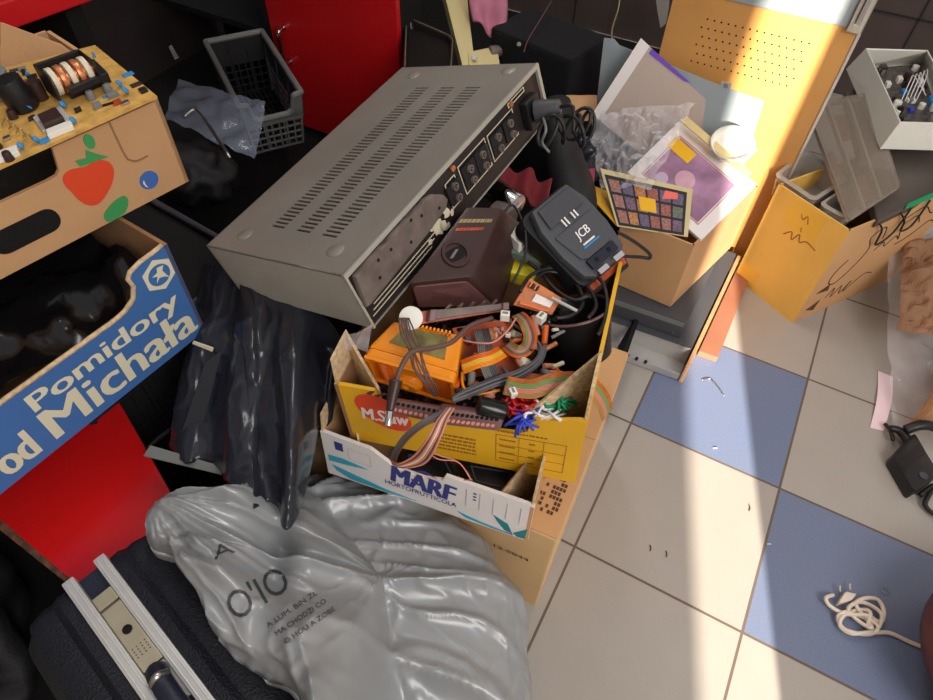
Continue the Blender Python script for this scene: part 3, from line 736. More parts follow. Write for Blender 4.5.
mb.build('handwriting', 'ink', ps[1]); mb = MB(); strokes(mb, r_, [[(.22, .18), (.26, .28), (.28, .16), (.33, .27), (.36, .16), (.42, .28), (.40, .16), (.52, .30), (.62, .27)]], .0013); mb.build('handwriting', 'ink', ps[1])
mb = MB(); r_.prism(mb, [(.07, .31), (.17, .37), (.19, .29)], .0002, .001); mb.build('triangle_mark', 'dbrown_ink', ps[1])
mb = MB(); r_.prism(mb, [(.07, .12), (.17, .19), (.16, .07)], .0002, .001); mb.build('triangle_mark', 'dbrown_ink', ps[1])
for k in range(2):
    mb = MB(); mb.tube([r_.p(.22 + .2 * k, 1.0, .004), r_.p(.30 + .2 * k, .9, .010), r_.p(.36 + .2 * k, .72 + .05 * k, .008), r_.p(.46 + .18 * k, .80, .010), r_.p(.52 + .17 * k, 1.0, .004)], .0022, 7); tag(mb.build('thin_cable', 'rubber', smooth=True), ('thin black cable looped over the right rim of the golden carton, nearest the corner', 'thin black cable looped over the right rim of the golden carton, middle one', 'thin black cable looped over the right rim of the golden carton, nearest the green strip')[k], 'cable', None)
# organiser bins
def bin_(px, z, dep, material, label, name='organiser_tray', parts=True):
    q = QP(px, z); t = thing(name, q.p(.5, .5, -dep), label, 'tray', 'plastic organisers in the golden carton')
    out = q.rr(0, 0, 1, 1, .014, 5); inn = q.rr(.07, .09, .93, .91, .010, 5); n = len(out)
    mb = MB(); bm = mb.bm
    rings = []
    for poly, h, sc in ((out, -dep, .9), (out, -.004, 1), (out, 0, 1.03), (inn, 0, 1), (inn, -dep + .003, .92)):
        rings.append([bm.verts.new(q.p(.5 + (u - .5) * sc, .5 + (v - .5) * sc, h)) for u, v in poly])
    for A, B in zip(rings, rings[1:]):
        for k in range(n): bm.faces.new((A[k], A[(k + 1) % n], B[(k + 1) % n], B[k]))
    bm.faces.new(rings[0]); bm.faces.new(rings[-1]); mb.build('tub', material, t, smooth='auto')
    return t, q
t, q = bin_([(775, 175), (814, 201), (848, 179), (806, 149)], .284, .05, 'frost', 'pale grey plastic organiser tub at the left corner of the golden carton')
mb = MB(); q.rect(mb, .35, .3, .6, .6, -.06, -.045, .002); tag(mb.build('paper_tag', 'cream_p', t), None)
t, q = bin_([(819, 204), (846, 219), (873, 194), (853, 182)], .284, .05, 'frost', 'pale grey plastic organiser tub at the near corner of the golden carton')
# smoky hinged lid
t = thing('organiser_lid', P(855, 150, .33), 'transparent smoky organiser lid with copper reflections lying over the golden carton', 'lid')
so, q = slab('lid_panel', [(850, 221), (901, 187), (872, 92), (806, 102)], [.30, .31, .36, .34], .004, 'smoke', t, r=.012)
mb = MB(); q.frame(mb, .02, .02, .98, .98, .004, -.014, -.004); mb.build('lid_rim', 'frost', t)
for k, (u0, v0, u1, v1) in enumerate(((.36, .08, .58, .28), (.36, .62, .56, .86), (.04, .40, .20, .56))):  # copper blocks imitate the orange reflections seen in the lid
    mb = MB(); q.rect(mb, u0, v0, u1, v1, -.018, -.012, .002); lab(mb.build('copper_reflection', mat('copper_glint_%d' % k, s(190, 130, 90), .35, .3, vary=.2, vscale=40), t), 'copper reflection drawn as a coloured block')
mb = MB(); q.rect(mb, .30, .02, .34, .98, -.014, -.003); q.rect(mb, .62, .02, .66, .98, -.014, -.003); mb.build('lid_ridge', 'frost', t)
# dark taupe case filling the back of the carton
o, q = slab('dark_case', [(878, 222), (955, 185), (922, 60), (845, 92)], [.284, .284, .315, .315], .02, 'darkpanel', bev=.004); tag(o, 'flat dark taupe plastic case at the back of the golden carton under the white box', 'case')
o, q = slab('green_strip', [(905, 209), (945, 192), (945, 187), (908, 203)], .288, .004, mat('green_plastic', s(30, 150, 96), .4)); tag(o, 'bright green plastic strip on the rim of the golden carton', 'strip')
# white tray with circuit board on top
t = thing('white_component_tray', P(895, 120, .32), 'white plastic housing holding a circuit board, on top of the dark taupe case', 'housing')
zb, zt = .325, .385
B_ = [P(880, 149, zb), P(952, 151, zb), P(922, 62, zb), P(846, 69, zb)]; T_ = [P(900, 122, zt), P(968, 124, zt), P(928, 50, zt), P(866, 48, zt)]
for (i, j), nm in (((0, 1), 'front_wall'), ((1, 2), 'side_wall'), ((2, 3), 'back_wall'), ((3, 0), 'side_wall')):
    mb = MB(); Q(B_[i], B_[j], T_[j], T_[i]).rect(mb, 0, 0, 1, 1, -.004, 0, .0008); w_o = mb.build(nm, 'whitep', t)
    if (i, j) == (0, 1): mb = MB(); Q(B_[i], B_[j], T_[j], T_[i]).rect(mb, .5, .45, .95, .8, 0, .0006); mb.build('paper_label', 'paper', w_o)
bq = Q(*B_); mb = MB(); bq.rect(mb, .01, .01, .99, .99, 0, .003); mb.build('bottom', 'whitep', t)
bq2 = Q(*[p + V((0, 0, .014)) for p in B_])
bo = bq2.rect(MB(), .10, .10, .9, .9, 0, .002).build('circuit_board', mat('dark_pcb', s(84, 78, 74), .5, vary=.5, vscale=90), t)
random.seed(4)
for k in range(34):
    u, v = random.uniform(.14, .86), random.uniform(.14, .86); r0 = random.uniform(.004, .009); mb = MB(); kk = random.choice(['bluep', 'blue', 'black', 'whitep', 'greyp', 'whitep', 'brown', 'cream_p'])
    if k % 3 == 0: q_ = bq2.p(u, v, .002); mb.cyl(q_, q_ + V((0, 0, random.uniform(.012, .026))), r0, seg=14, bev=.001)
    else: bq2.rect(mb, u - r0 / bq2.U, v - r0 * 1.6 / bq2.W, u + r0 / bq2.U, v + r0 * 1.6 / bq2.W, .002, random.uniform(.008, .02), .001)
    mb.build('component', kk, bo, smooth='auto')
for k in range(5):
    mb = MB(); mb.tube([bq2.p(.45 + k * .05, .45, .004), bq2.p(.52 + k * .05, .55, .035), bq2.p(.62 + k * .05, .62 + .02 * k, .03), bq2.p(.8, .5 + .05 * k, .006)], .0011, 6); mb.build('wire', 'white', t, smooth=True)

# ============================================================ floor things on the right
o = crinkle([(887, 225), (891, 430), (1000, 440), (1010, 225)], [.13, .004, .004, .14], 30, 30, .02, 14, 5)
t = thing('plastic_wrapped_carton', P(930, 350, 0), 'open carton in a clear plastic sleeve with a brown paper top, by the right edge', 'box')
o.build('plastic_sleeve', 'clear', t)
p0, p1 = P(906, 430, 0), P(960, 385, 0); Dd = V((.10, .34, 0))
fq, rq, lq, kq, ps = hollow_box(t, p0, p1 + V((.1, 0, 0)), Dd, 0, .10, .006, 'woodedge', 'card_in')
mb = MB(); mb.box(p0 + Dd * .4 + V((.07, .02, .04)), (.10, .13, .06), .3, .004); mb.build('grey_insert', 'greyp', t)
mb = MB(); mb.box(p0 + Dd * .22 + V((.06, .0, .04)), (.05, .07, .05), .3, .004); mb.build('dark_insert', 'navy_s', t)
o = crinkle([(897, 330), (960, 345), (975, 235), (903, 240)], [.11, .13, .17, .13], 24, 24, .035, 16, 9).build('kraft_paper', 'kraft', smooth=False, mods=[('SOLIDIFY', dict(thickness=.001))]); tag(o, 'crumpled brown kraft paper on the plastic wrapped carton', 'paper')
# pinkish paper strip
qs = QP([(870, 428), (884, 431), (893, 377), (878, 371)], .0012)
def ps_fn(u, v): return qs.p(u + .12 * math.sin(v * 3.1), v, .0005 + .004 * math.sin(v * 3.14) ** 2)
tag(MB().grid(ps_fn, 4, 16).build('paper_strip', 'paper_pink', mods=[('SOLIDIFY', dict(thickness=.0006))]), 'small pinkish white paper strip lying on the grey floor tile', 'paper')
# black adapter with cable
t = thing('power_adapter', P(912, 460, 0), 'black plug-in adapter with strain relief on the floor near the paper strip', 'power adapter')
mb = MB(); mb.tube([P(890, 428, .02), P(901, 432, .02), P(912, 446, .024)], lambda k: .006 + .005 * k, 10); mb.build('strain_relief', 'rubber', t, smooth=True)
o_, q = slab('body', [(893, 455), (915, 492), (940, 475), (915, 432)], .034, .033, 'black', t, r=.008, bev=.003)
for k in range(4): mb = MB(); q.rect(mb, .25 + k * .07, .05, .28 + k * .07, .95, 0, .002); mb.build('grip_rib', 'rubber', t)
mb = MB(); mb.lathe(q.p(.82, .5, 0), q.n, [(0, .008), (.002, .008), (.002, .005), (.001, .0)], 16); mb.build('round_boss', 'darkgrey', t)
mb = MB(); mb.tube([P(885, 424, .01), P(890, 430, .014), P(893, 440, .016)], .004, 8); mb.build('plug_tip', 'black', t, smooth=True)
mb = MB(); mb.tube([P(920, 495, .01), P(935, 485, .01), P(925, 505, .01), P(945, 515, .01), P(960, 480, .01)], .0045, 8); mb.build('cable', 'rubber', t, smooth=True)
mb = MB(); mb.tube([P(905, 430, .03), P(925, 425, .045), P(950, 432, .03)], .010, 10); mb.build('plug_head', 'black', t, smooth=True)
# white flex bundle
t = thing('white_cable', P(855, 612, 0), 'bundled cream white mains cable with plug on the blue floor tile', 'cable')
pts = [(833, 595), (826, 598), (830, 606), (846, 614), (866, 615), (880, 622), (884, 612), (878, 600), (866, 598), (856, 603), (862, 614), (878, 626), (870, 634), (852, 632), (842, 627), (838, 617), (846, 612), (864, 618), (872, 628), (860, 622), (848, 610), (858, 602), (872, 606), (882, 616), (876, 630), (862, 633), (850, 633), (840, 626), (843, 616), (858, 610), (870, 612), (868, 626), (874, 632), (890, 633), (910, 642), (940, 654), (975, 668)]
random.seed(8)
mb = MB(); mb.tube([P(x, y, .005 + (.010 * abs(math.sin(i * 1.3)) if i < 32 else 0)) for i, (x, y) in enumerate(pts)], .0034, 8, res=5); mb.build('flex', 'white_cable', t, smooth=True)
o_, q = slab('plug', [(838, 604), (852, 600), (857, 594), (846, 591)], .016, .013, 'white_cable', t, r=.003, bev=.002)
for k in (0, 1): mb = MB(); mb.cyl(P(840 + k * 10, 592 - k * 2, .012), P(840 + k * 10, 586 - k * 2, .012), .0016, seg=8); mb.build('prong', 'brass', t)
mb = MB(); mb.lathe(P(885, 591, .0005), (0, 0, 1), [(0, .008), (.002, .008), (.002, .0055), (0, .0055)], 24, caps=False); tag(mb.build('washer', 'clear_b', smooth=True), 'tiny clear plastic ring on the blue tile beside the white cable', 'ring')
mb = MB(); mb.tube([P(702, 380, .002), P(710, 379, .002), P(718, 387, .002), P(724, 396, .002)], .0012, 6); tag(mb.build('wire_offcut', 'steel', smooth=True), 'short curled silver wire offcut on the upper blue tile', 'wire')
for x, y, l_ in ((749, 508, 'tiny dark crumb on the grey tile near the lower blue tile'), (650, 548, 'tiny dark crumb on the middle grey tile, leftmost of two'), (666, 554, 'tiny dark crumb on the middle grey tile, rightmost of two'), (715, 448, 'tiny white crumb on the upper blue tile'), (769, 544, 'tiny white crumb on the lower blue tile edge')):
    mb = MB(); mb.tube([P(x, y - 3, .001), P(x + 1, y, .002), P(x, y + 3, .001)] if 'dark' in l_ else [P(x - 2, y, .001), P(x, y, .002), P(x + 2, y, .001)], .0010, 6); tag(mb.build('debris_crumb', 'dbrown_ink' if 'dark' in l_ else 'paper'), l_, 'debris')
# brown stool seat at the lower right corner
t = thing('stool', P(960, 690, 0), 'dark reddish brown rounded stool at the lower right corner', 'stool')
c_ = P(1052, 672, .12); mb = MB(); mb.lathe((c_.x, c_.y, .07), (0, 0, 1), [(0, .12), (.01, .155), (.04, .162), (.065, .155), (.075, .13), (.078, .0)], 48); mb.build('seat', 'brownstool', t, smooth=True)
for k in range(4):
    a_ = .8 + k * math.pi / 2; mb = MB(); mb.cyl((c_.x + .11 * math.cos(a_), c_.y + .11 * math.sin(a_), .075), (c_.x + .13 * math.cos(a_), c_.y + .13 * math.sin(a_), 0), .011, seg=12); mb.build('leg', 'black', t)

# ============================================================ back of the room
a, b = P(500, -6, .40), P(610, 36, .40)
e = (b - a).normalized(); nrm = V((e.y, -e.x, 0))
t = thing('black_case', (a + b) / 2 - V((0, 0, .40)), 'large matte black case standing on the floor beyond the amplifier', 'case')
lo = [V((p.x, p.y, 0)) for p in (a + nrm * .16 + e * .10, b + nrm * .16, b, a + e * .10)]
mb = MB(); mb.prism(lo, [p + V((0, 0, .40)) for p in lo], .01); mb.build('body', mat('black_fabric', s(13, 13, 19), .9, bump=.5, bscale=200), t)
mb = MB(); mb.cyl(P(519, 45, .402), P(519, 44, .408), .005, seg=10); mb.build('stud', 'greyp', t)
mb = MB(); mb.tube([P(552, 0, .43), P(540, 20, .42), P(528, 40, .41), P(524, 52, .405)], .0012, 5); tag(mb.build('thin_wire', mat('red_grey_wire', s(110, 70, 70), .6), smooth=True), 'thin reddish wire lying over the large black case', 'wire')
mb = MB(); mb.tube([PY(620, -20, 1.86), PY(619, 5, 1.86), PY(612, 30, 1.86), PY(613, 45, 1.86)], .003, 6); tag(mb.build('hanging_cable', 'beige', smooth=True), 'beige thin cable hanging down the dark back wall', 'cable')
qv = Q(PY(660, 28, 1.7), PY(668, 24, 1.7), PY(670, -10, 1.7), PY(655, -10, 1.7)); 
mb = MB(); qv.prism(mb, [(.1, 0), (.8, .05), (1, .5), (1, 1), (0, 1), (0, .4)], 0, .003); tag(mb.build('hanging_strip', 'frost'), 'pale translucent strip hanging beside the wooden panel', 'strip')

# ============================================================ left side
# red cabinet with chrome handle behind the shopping crate
yp = .80
x0, x1 = PY(266, 5, yp).x, PY(397, 20, yp).x
t = thing('red_cabinet', ((x0 + x1) / 2, yp + .2, 0), 'glossy red cabinet door with chrome handle behind the black shopping basket', 'cabinet')
qd = Q((x0, yp, .03), (x1, yp, .03), (x1, yp, .62), (x0, yp, .62))
mb = MB(); mb.box(((x0 + x1) / 2, yp + .065, .325), (x1 - x0 - .004, .10, .65)); mb.build('body', 'void', t)
dr = qd.rect(MB(), 0, 0, 1, 1, -.016, .002, .002).build('door', 'red_door', t)
h0, h1 = PY(284, 27, yp), PY(291, 61, yp)
n = V((0, -1, 0)); mb = MB()
mb.tube([h0, h0 + n * .022 + V((.002, 0, -.001)), h0 + n * .028 + V((.003, 0, -.012)), h1 + n * .028 + V((.003, 0, .012)), h1 + n * .022, h1],   .0058, 10, res=8); hd = mb.build('handle', 'chrome', dr, smooth=True)
for hh in (h0, h1): mb = MB(); mb.cyl(hh, hh + n * .006, .008, seg=14, bev=.001); mb.build('handle_foot', 'chrome', dr, smooth='auto')
# narrow dark door edge strip right of the cabinet
# red desk top edge, upper left
t = thing('red_desk', (-1.45, .2, 0), 'red topped desk with dark open underside in the upper left corner', 'desk')
z_ = .66
d0, d1 = P(-110, 40, z_), P(48, -13, z_); e = (d1 - d0).normalized(); nn = V((-e.y, e.x, 0))
if nn.x > 0: nn = -nn
lo = [d0 - e * .3, d1 + e * .55, d1 + e * .55 + nn * .3, d0 - e * .3 + nn * .3]
mb = MB(); mb.prism([p - V((0, 0, .04)) for p in lo], lo, .003); mb.build('desk_top', 'red_door', t)
for k, (ee, m_) in enumerate(((-.25, 0), (.05, 0))):
    p = d0 + e * ((d1 - d0).length * (1 if ee > 0 else 0) + ee * .4) + nn * .03; mb = MB(); mb.prism([V((p.x, p.y, 0)), V((p.x, p.y, 0)) + e * .03, V((p.x, p.y, 0)) + e * .03 + nn * .25, V((p.x, p.y, 0)) + nn * .25], [p - V((0, 0, .04)), p + e * .03 - V((0, 0, .04)), p + e * .03 + nn * .25 - V((0, 0, .04)), p + nn * .25 - V((0, 0, .04))]); mb.build('side_panel', 'void', t)
# dark cabinet interior left of the red door
t = thing('dark_cabinet', (-1.45, .95, 0), 'black open cabinet carcass between the red door and the desk', 'cabinet')
xa, xb = -1.80, x0 - .004
for c, sz, nm in ((((xa + xb) / 2, 1.12, .5), (xb - xa, .02, 1.0), 'back_panel'), ((xb - .01, .96, .5), (.02, .32, 1.0), 'side_panel'), (((xa + xb) / 2, .96, .28), (xb - xa, .30, .016), 'shelf')):
    mb = MB(); mb.box(c, sz); mb.build(nm, 'black_matte', t)
mb = MB(); qh = QP([(175, 60), (179, 58), (172, 46), (169, 48)], .30); qh.rect(mb, 0, 0, 1, 1, 0, .004, .001); mb.build('handle', 'greyp', t)

# black plastic crate helper with slotted walls
def lattice(mb, q, nu, nv, bar, u0=0, v0=0, u1=1, v1=1, th=.003):
    a, b = bar / q.U, bar / q.W
    for i in range(nu + 1):
        u = u0 + (u1 - u0) * i / nu; q.rect(mb, u - a / 2, v0, u + a / 2, v1, -th, 0)
    for j in range(nv + 1):
        v = v0 + (v1 - v0) * j / nv; q.rect(mb, u0, v - b / 2, u1, v + b / 2, -th * 1.1, .0006)
    return mb
def crate(t, O, U_, W_, H_, m='black', cut=None, nu=9, nv=3):
    """O: bottom corner, U_/W_ floor vectors, H_ up vector"""
    cs = [O, O + U_, O + U_ + W_, O + W_]
    names = ('long_wall', 'end_wall', 'long_wall', 'end_wall')
    for k in range(4):
        a, b = cs[k], cs[(k + 1) % 4]; q = Q(a, b, b + H_, a + H_)
        mb = MB(); n_ = nu if k % 2 == 0 else max(3, int(nu * W_.length / U_.length))
        lattice(mb, q, n_ * 2, nv, .004, 0, 0, 1, .62)
        q.rect(mb, 0, .62, 1, .97, -.002, 0)
        for i in range(n_ // 2 + 1): q.rect(mb, i / (n_ // 2) - .008, 0, i / (n_ // 2) + .008, .97, 0, .006, .001)
        w_o = mb.build(names[k], m, t)
    mb = MB(); rim = [c + H_ for c in cs]; bm = mb.bm
    mb.tube(rim + [rim[0]], .007, 8, smooth=False); mb.build('rim', 'darkgrey', t, smooth=True)
    mb = MB(); cen = sum(cs, V()) / 4; lo = [cen + (c - cen) * .97 + V((0, 0, .004)) for c in cs]
    mb.prism(lo, [p + H_ * .93 for p in lo]); mb.build('dark_filling', 'void', t)  # solid dark block stands in for the crate's shaded inside

# stack of black crates under the tomato trays (top at z .40)
O = V((-1.04, -.46, 0)); yawc = math.radians(-6)
U_ = V((math.cos(yawc), math.sin(yawc), 0)) * .38; W_ = V((-math.sin(yawc), math.cos(yawc), 0)) * .46
for k, lb_ in enumerate(('black slatted plastic crate, lowest under the blue tomato tray', 'black slatted plastic crate directly under the blue tomato tray')):
    t = thing('plastic_crate', O + U_ / 2 + W_ / 2 + V((0, 0, k * .197)), lb_, 'crate', 'black crates under the tomato trays')
    Ok = O + V((0, 0, k * .197)) + (V((0.0, .19, 0)) if 1 else V())
    crate(t, Ok, U_ * .97, W_ * .72, V((0, 0, .188)), 'black_matte')

# red glossy board
qb_ = QP([(75, 583), (205, 532), (120, 398), (0, 519)], .315)
A_, B_, C_, D_ = qb_.c
B_ = P(230, 575, .315); A2 = A_ + (A_ - D_).normalized() * 0
A_ext = D_ + (A_ - D_) * 1.08
D_ext = A_ + (D_ - A_) * 1.6; C_ext = B_ + (C_ - B_) * 1.45
t = thing('red_board', (A_ + C_) / 2 - V((0, 0, .03)), 'glossy red lacquered board with chipped particleboard edge under the blue tomato tray', 'board')
qb_ = Q(A_ext, P(200, 545, .315), C_ext, D_ext)
qb_.rect(MB(), 0, 0, 1, 1, -.002, 0).build('lacquer_face', 'red_gloss', t); qb_.rect(MB(), -.045, .002, .998, .998, -.030, -.0021).build('core', 'particle', t)
# wooden box carrying it
lo = [V((p.x, p.y, .001)) for p in (qb_.p(.06, .06), qb_.p(.9, .1), qb_.p(.9, .55), qb_.p(.06, .9))]
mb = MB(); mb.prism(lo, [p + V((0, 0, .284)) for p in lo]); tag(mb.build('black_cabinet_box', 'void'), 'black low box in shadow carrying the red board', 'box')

# blue tomato tray
zb, zt = .402, .50
q = QP([(-8, 501), (206, 330), (197, 303), (-8, 408)], [zb, zb, zt, zt])
bl, br = q.c[0], q.c[1]; e = (br - bl).normalized(); back = V((-e.y, e.x, 0))
if back.x > 0: back = -back
Wd = .40; bl = br - e * Wd
zf = .165
q = Q(bl, br, br + V((0, 0, zf)), bl + V((0, 0, zf)))
t = thing('fruit_tray', (bl + br) / 2 + back * .14, 'blue printed tomato tray with cream lettering, on the black crates above the red board', 'tray', None)
front = [(0, 0), (1, 0), (1, .99), (.985, 1), (.955, .99), (.90, .985), (.86, .96), (.845, .92), (.85, .84), (.83, .74), (.79, .69), (.75, .675), (.25, .675), (.20, .70), (.17, .80), (.14, .92), (.0, 1)]
parts, ql, qr, qbk = open_tray(t, '', q, back * .28, .005, ('blue_board', 'card_in'), front)
prt = parts['front']
# edge of torn card along the cut
mb = MB(); mb.tube([q.p(u, v, -.0025) for u, v in front[3:14]], .0032, 6, smooth=False); mb.build('torn_edge', 'card_edge', prt, smooth=True)
mb = MB(); text_on(mb, q, 'Pomidory', .428, .375, .952, .60, .0009, .012, 0, bold=.0035); mb.build('lettering', 'cream', prt)
mb = MB(); text_on(mb, q, 'od', .265, .085, .368, .375, .0009, .012, 0, bold=.005); text_on(mb, q, 'Michała', .424, .085, .974, .40, .0009, .012, 0, bold=.0052); mb.build('lettering', 'cream', prt)
mb = MB(); hx = [(.934 + .058 * math.cos(a), .80 + .148 * math.sin(a)) for a in [math.pi / 2 + k * math.pi / 3 for k in range(6)]]
q.prism(mb, [(u, v) for u, v in hx], .0002, .0008); hb = mb.build('hexagon_badge', 'cream', prt)
mb = MB(); q.prism(mb, q.circ(.934, .80, .0155, 24), .0008, .0012); cbg = mb.build('badge_disc', 'blue_board', hb)
mb = MB(); q.prism(mb, [(.915, .75), (.93, .78), (.948, .76), (.96, .73), (.948, .82), (.958, .86), (.935, .87), (.93, .83), (.91, .82), (.926, .80)], .0012, .0016); mb.build('badge_emblem', 'cream', hb)
# dark film and green loop inside the tray
def bag_in(q, back, label):
    def fn(u, v):
        p = q.p(.04 + .92 * u, .30) + back * (.02 + .24 * v); p.z += .05 + .035 * noise.noise(p * 14) + .018 * abs(noise.noise(p * 37)) ; return p
    return tag(MB().grid(fn, 40, 26).build('black_film', 'black_gloss', smooth=True), label, 'film')
bag_in(q, back, 'black glossy film lining the blue tomato tray')
gc = P(52, 338, .475); mb = MB(); mb.tube([gc + V((.016 * math.cos(a), .019 * math.sin(a), .004 * math.sin(2 * a))) for a in [k * .5236 for k in range(13)]], .0018, 6); tag(mb.build('cable_loop', 'green', smooth=True), 'small green wire loop on the black film in the blue tray', 'wire')

# top cardboard tray with strawberry print
zb = .572
br = P(189, 181, zb); bl = P(-14, 287, zb); e = (br - bl).normalized(); back = V((-e.y, e.x, 0))
if back.x > 0: back = -back
up_h = .118
bl = br - e * .36
q = Q(bl, br, br + V((0, 0, up_h)), bl + V((0, 0, up_h)))
t = thing('fruit_tray', (bl + br) / 2 + back * .12, 'brown cardboard fruit tray with printed strawberry and blueberry, top left', 'tray', None)
front = [(0, 0), (1, 0), (1, 1), (.63, .99), (.615, .76), (.60, .72), (.57, .71), (.0, .71)]
parts, ql, qr, qbk = open_tray(t, '', q, back * .27, .005, ('card', 'card'), front, bottom=True)
toptray = t; tq = q
prt = parts['front']
mb = MB(); strokes(mb, q, [[(.82, .99), (.822, .62), (.832, .54), (.852, .50), (.893, .50)]], .0012, .0008); mb.build('cut_slit', 'card_in', prt)
mb = MB(); q.prism(mb, q.rr(.33, .21, .545, .47, .014, 5), .0002, .0012); mb.build('hand_slot', 'void', prt)
mb = MB()
for k in range(1): q.prism(mb, smooth_poly([(u + .125, v - .0) for u, v in ((.49, .50), (.482, .60), (.49, .69), (.52, .72), (.565, .685), (.61, .69), (.64, .62), (.64, .50), (.605, .36), (.55, .26), (.515, .30), (.497, .40))]), .0002, .0009)
mb.build('strawberry_print', 'red_ink', prt)
mb = MB(); q.prism(mb, [(.675, .71), (.70, .70), (.77, .68), (.745, .74), (.715, .84), (.705, .76), (.67, .78)], .0002, .0012); mb.build('strawberry_leaf', 'green_ink', prt)
mb = MB(); q.prism(mb, q.circ(.737, .90, .0085, 14, .7, 1.1), .0002, .0012); mb.build('small_leaf', 'green_ink', prt)
mb = MB(); q.prism(mb, smooth_poly([(.675, .015), (.735, .02), (.765, .12), (.76, .21), (.71, .19), (.67, .11)]), .0002, .0009); mb.build('green_leaf', 'green_ink', prt)
mb = MB(); q.prism(mb, q.circ(.863, .24, .0125, 18), .0002, .0009); bb = mb.build('blueberry_print', 'blue_ink', prt)
mb = MB(); q.prism(mb, [(.838, .24), (.842, .19), (.850, .17), (.845, .21), (.845, .27)], .0009, .0014); mb.build('highlight_mark', 'cream', bb)
def tf(u, v):
    p = tq.p(.02 + .93 * u, .28) + back * (.02 + .22 * v); p.z += .012 * noise.noise(p * 20); return p
tag(MB().grid(tf, 24, 18).build('black_film', 'void', smooth=True), 'added black sheet darkening the inside of the strawberry tray under the circuit board', 'film')  # sheet added to make the inside of the tray black
# raised rear flaps of that tray
lab(slab('rear_flap', [(0, 78), (100, 72), (60, 44), (0, 22)], [.66, .66, .72, .72], .004, 'card', t)[0], 'torn cardboard flap')

# circuit board with big parts on it
t = thing('circuit_board', P(60, 110, .70), 'tan power circuit board with transformer and blue capacitors on the strawberry tray', 'circuit board')
qc = QP([(-20, 176), (157, 96), (95, 45), (-20, 74)], .70)
qc.rect(MB(), 0, 0, 1, 1, -.003, 0).build('board', 'pcb_tan', t)
def uvq(q, x, y, h=0):
    """uv of an image point on the patch"""
    d = ray(x, y); o = q.c[0] + q.n * h; k = (o - CC).dot(q.n) / d.dot(q.n); p = CC + d * k - o
    for _ in range(1): pass
    u, v = .5, .5
    for it in range(12):
        f = q.p(u, v) - q.c[0] - p; du = (q.p(u + 1e-4, v) - q.p(u, v)) / 1e-4; dv = (q.p(u, v + 1e-4) - q.p(u, v)) / 1e-4
        a, b, c = du.dot(du), du.dot(dv), dv.dot(dv); r1, r2 = -f.dot(du), -f.dot(dv); D = a * c - b * b
        u += (r1 * c - r2 * b) / D; v += (r2 * a - r1 * b) / D
    return u, v
def on_board(name, m, pts, h0, h1, bev=.001, parent=None, smooth=False, q=None):
    q = q or qc; mb = MB(); q.prism(mb, [uvq(q, x, y, h0) for x, y in pts], h0, h1, bev); return mb.build(name, m, parent or t, smooth=smooth)
tr = on_board('transformer', 'black', [(72, 100), (112, 82), (98, 68), (60, 84)], 0, .012)
on_board('transformer_core', 'black', [(72, 96), (110, 79), (104, 72), (66, 88)], .012, .020, parent=t)
for k, (x_, y_) in enumerate(((58, 62), (83, 52))): pass
# winding frame and five copper discs standing in it
ctr = P(70, 76, .722); du = (P(88, 70, .722) - P(60, 80, .722)).normalized(); dn = V((0, 0, 1)).cross(du)
mb = MB()
for sgn in (-1, 1): mb.box((0, 0, 0), (.002, .040, .032), 0, .0008, Matrix.Translation(ctr + du * .026 * sgn) @ Matrix.Rotation(math.atan2(du.y, du.x), 4, 'Z'))
mb.box((0, 0, 0), (.052, .004, .030), 0, .0008, Matrix.Translation(ctr + dn * .021) @ Matrix.Rotation(math.atan2(du.y, du.x), 4, 'Z'))
mb.build('coil_frame', 'black', t)
for k in range(5):
    c_ = ctr + du * (-.019 + .0095 * k)
    mb = MB(); mb.cyl(c_ - du * .0032, c_ + du * .0032, .0155, seg=20, bev=.001); mb.build('winding', 'copper' if k % 2 else 'cream_p', t, smooth='auto')
mb = MB(); mb.cyl(ctr - du * .025, ctr + du * .025, .009, seg=16); mb.build('winding_core', 'copper', t)
def cap(px, r, h, m, ax_=None, name='capacitor'):
    u, v = uvq(qc, *px); c_ = qc.p(u, v); mb = MB(); mb.cyl(c_, c_ + (ax_ or V((0, 0, 1))) * h, r, seg=24, bev=.0012); return mb.build(name, m, t, smooth='auto')
cap((26, 108), .016, .036, 'black', V((-.12, -.1, .98))); cap((5, 96), .015, .030, 'greyp'); cap((42, 99), .008, .022, 'brown')
for px, r in (((33, 110), .0075), ((66, 108), .005), ((76, 124), .0045), ((39, 143), .004), ((24, 149), .004), ((128, 94), .005), ((122, 87), .0045)):
    u, v = uvq(qc, *px); c_ = qc.p(u, v, r * .9); mb = MB(); mb.lathe(c_ - V((0, .0, 0)) + V((0.002, .002, 0)) * -1, (.5, .6, .5), [(0, .001), (.0006, r * .8), (.002, r), (.0034, r * .8), (.004, .001)], 16); mb.build('disc_capacitor', 'bluep', t, smooth=True)
for px in ((92, 99), (109, 92), (10, 160), (-2, 148), (14, 118), (50, 128)):
    u, v = uvq(qc, *px); c_ = qc.p(u, v); mb = MB(); mb.cyl(c_, c_ + V((0, 0, .010)), .0055, .004, 12, .0008); mb.build('resistor_post', 'greyp' if px[0] > 80 else 'brown', t, smooth='auto')
random.seed(17)
for k in range(34):
    u, v = random.uniform(.10, .97), random.uniform(.04, .93); r0 = random.uniform(.0015, .004)
    mb = MB(); qc.rect(mb, u - r0 / qc.U, v - r0 * random.uniform(.8, 2) / qc.W, u + r0 * random.uniform(1, 2.4) / qc.U, v + r0 / qc.W, 0, random.uniform(.0012, .006), .0004); mb.build('small_part', random.choice(['cream_p', 'pcb_red', 'greyp', 'brown', 'steel', 'bluep', 'black']), t)
hs = on_board('heat_sink', 'alu', [(44, 134), (72, 122), (62, 108), (34, 120)], 0, .004)
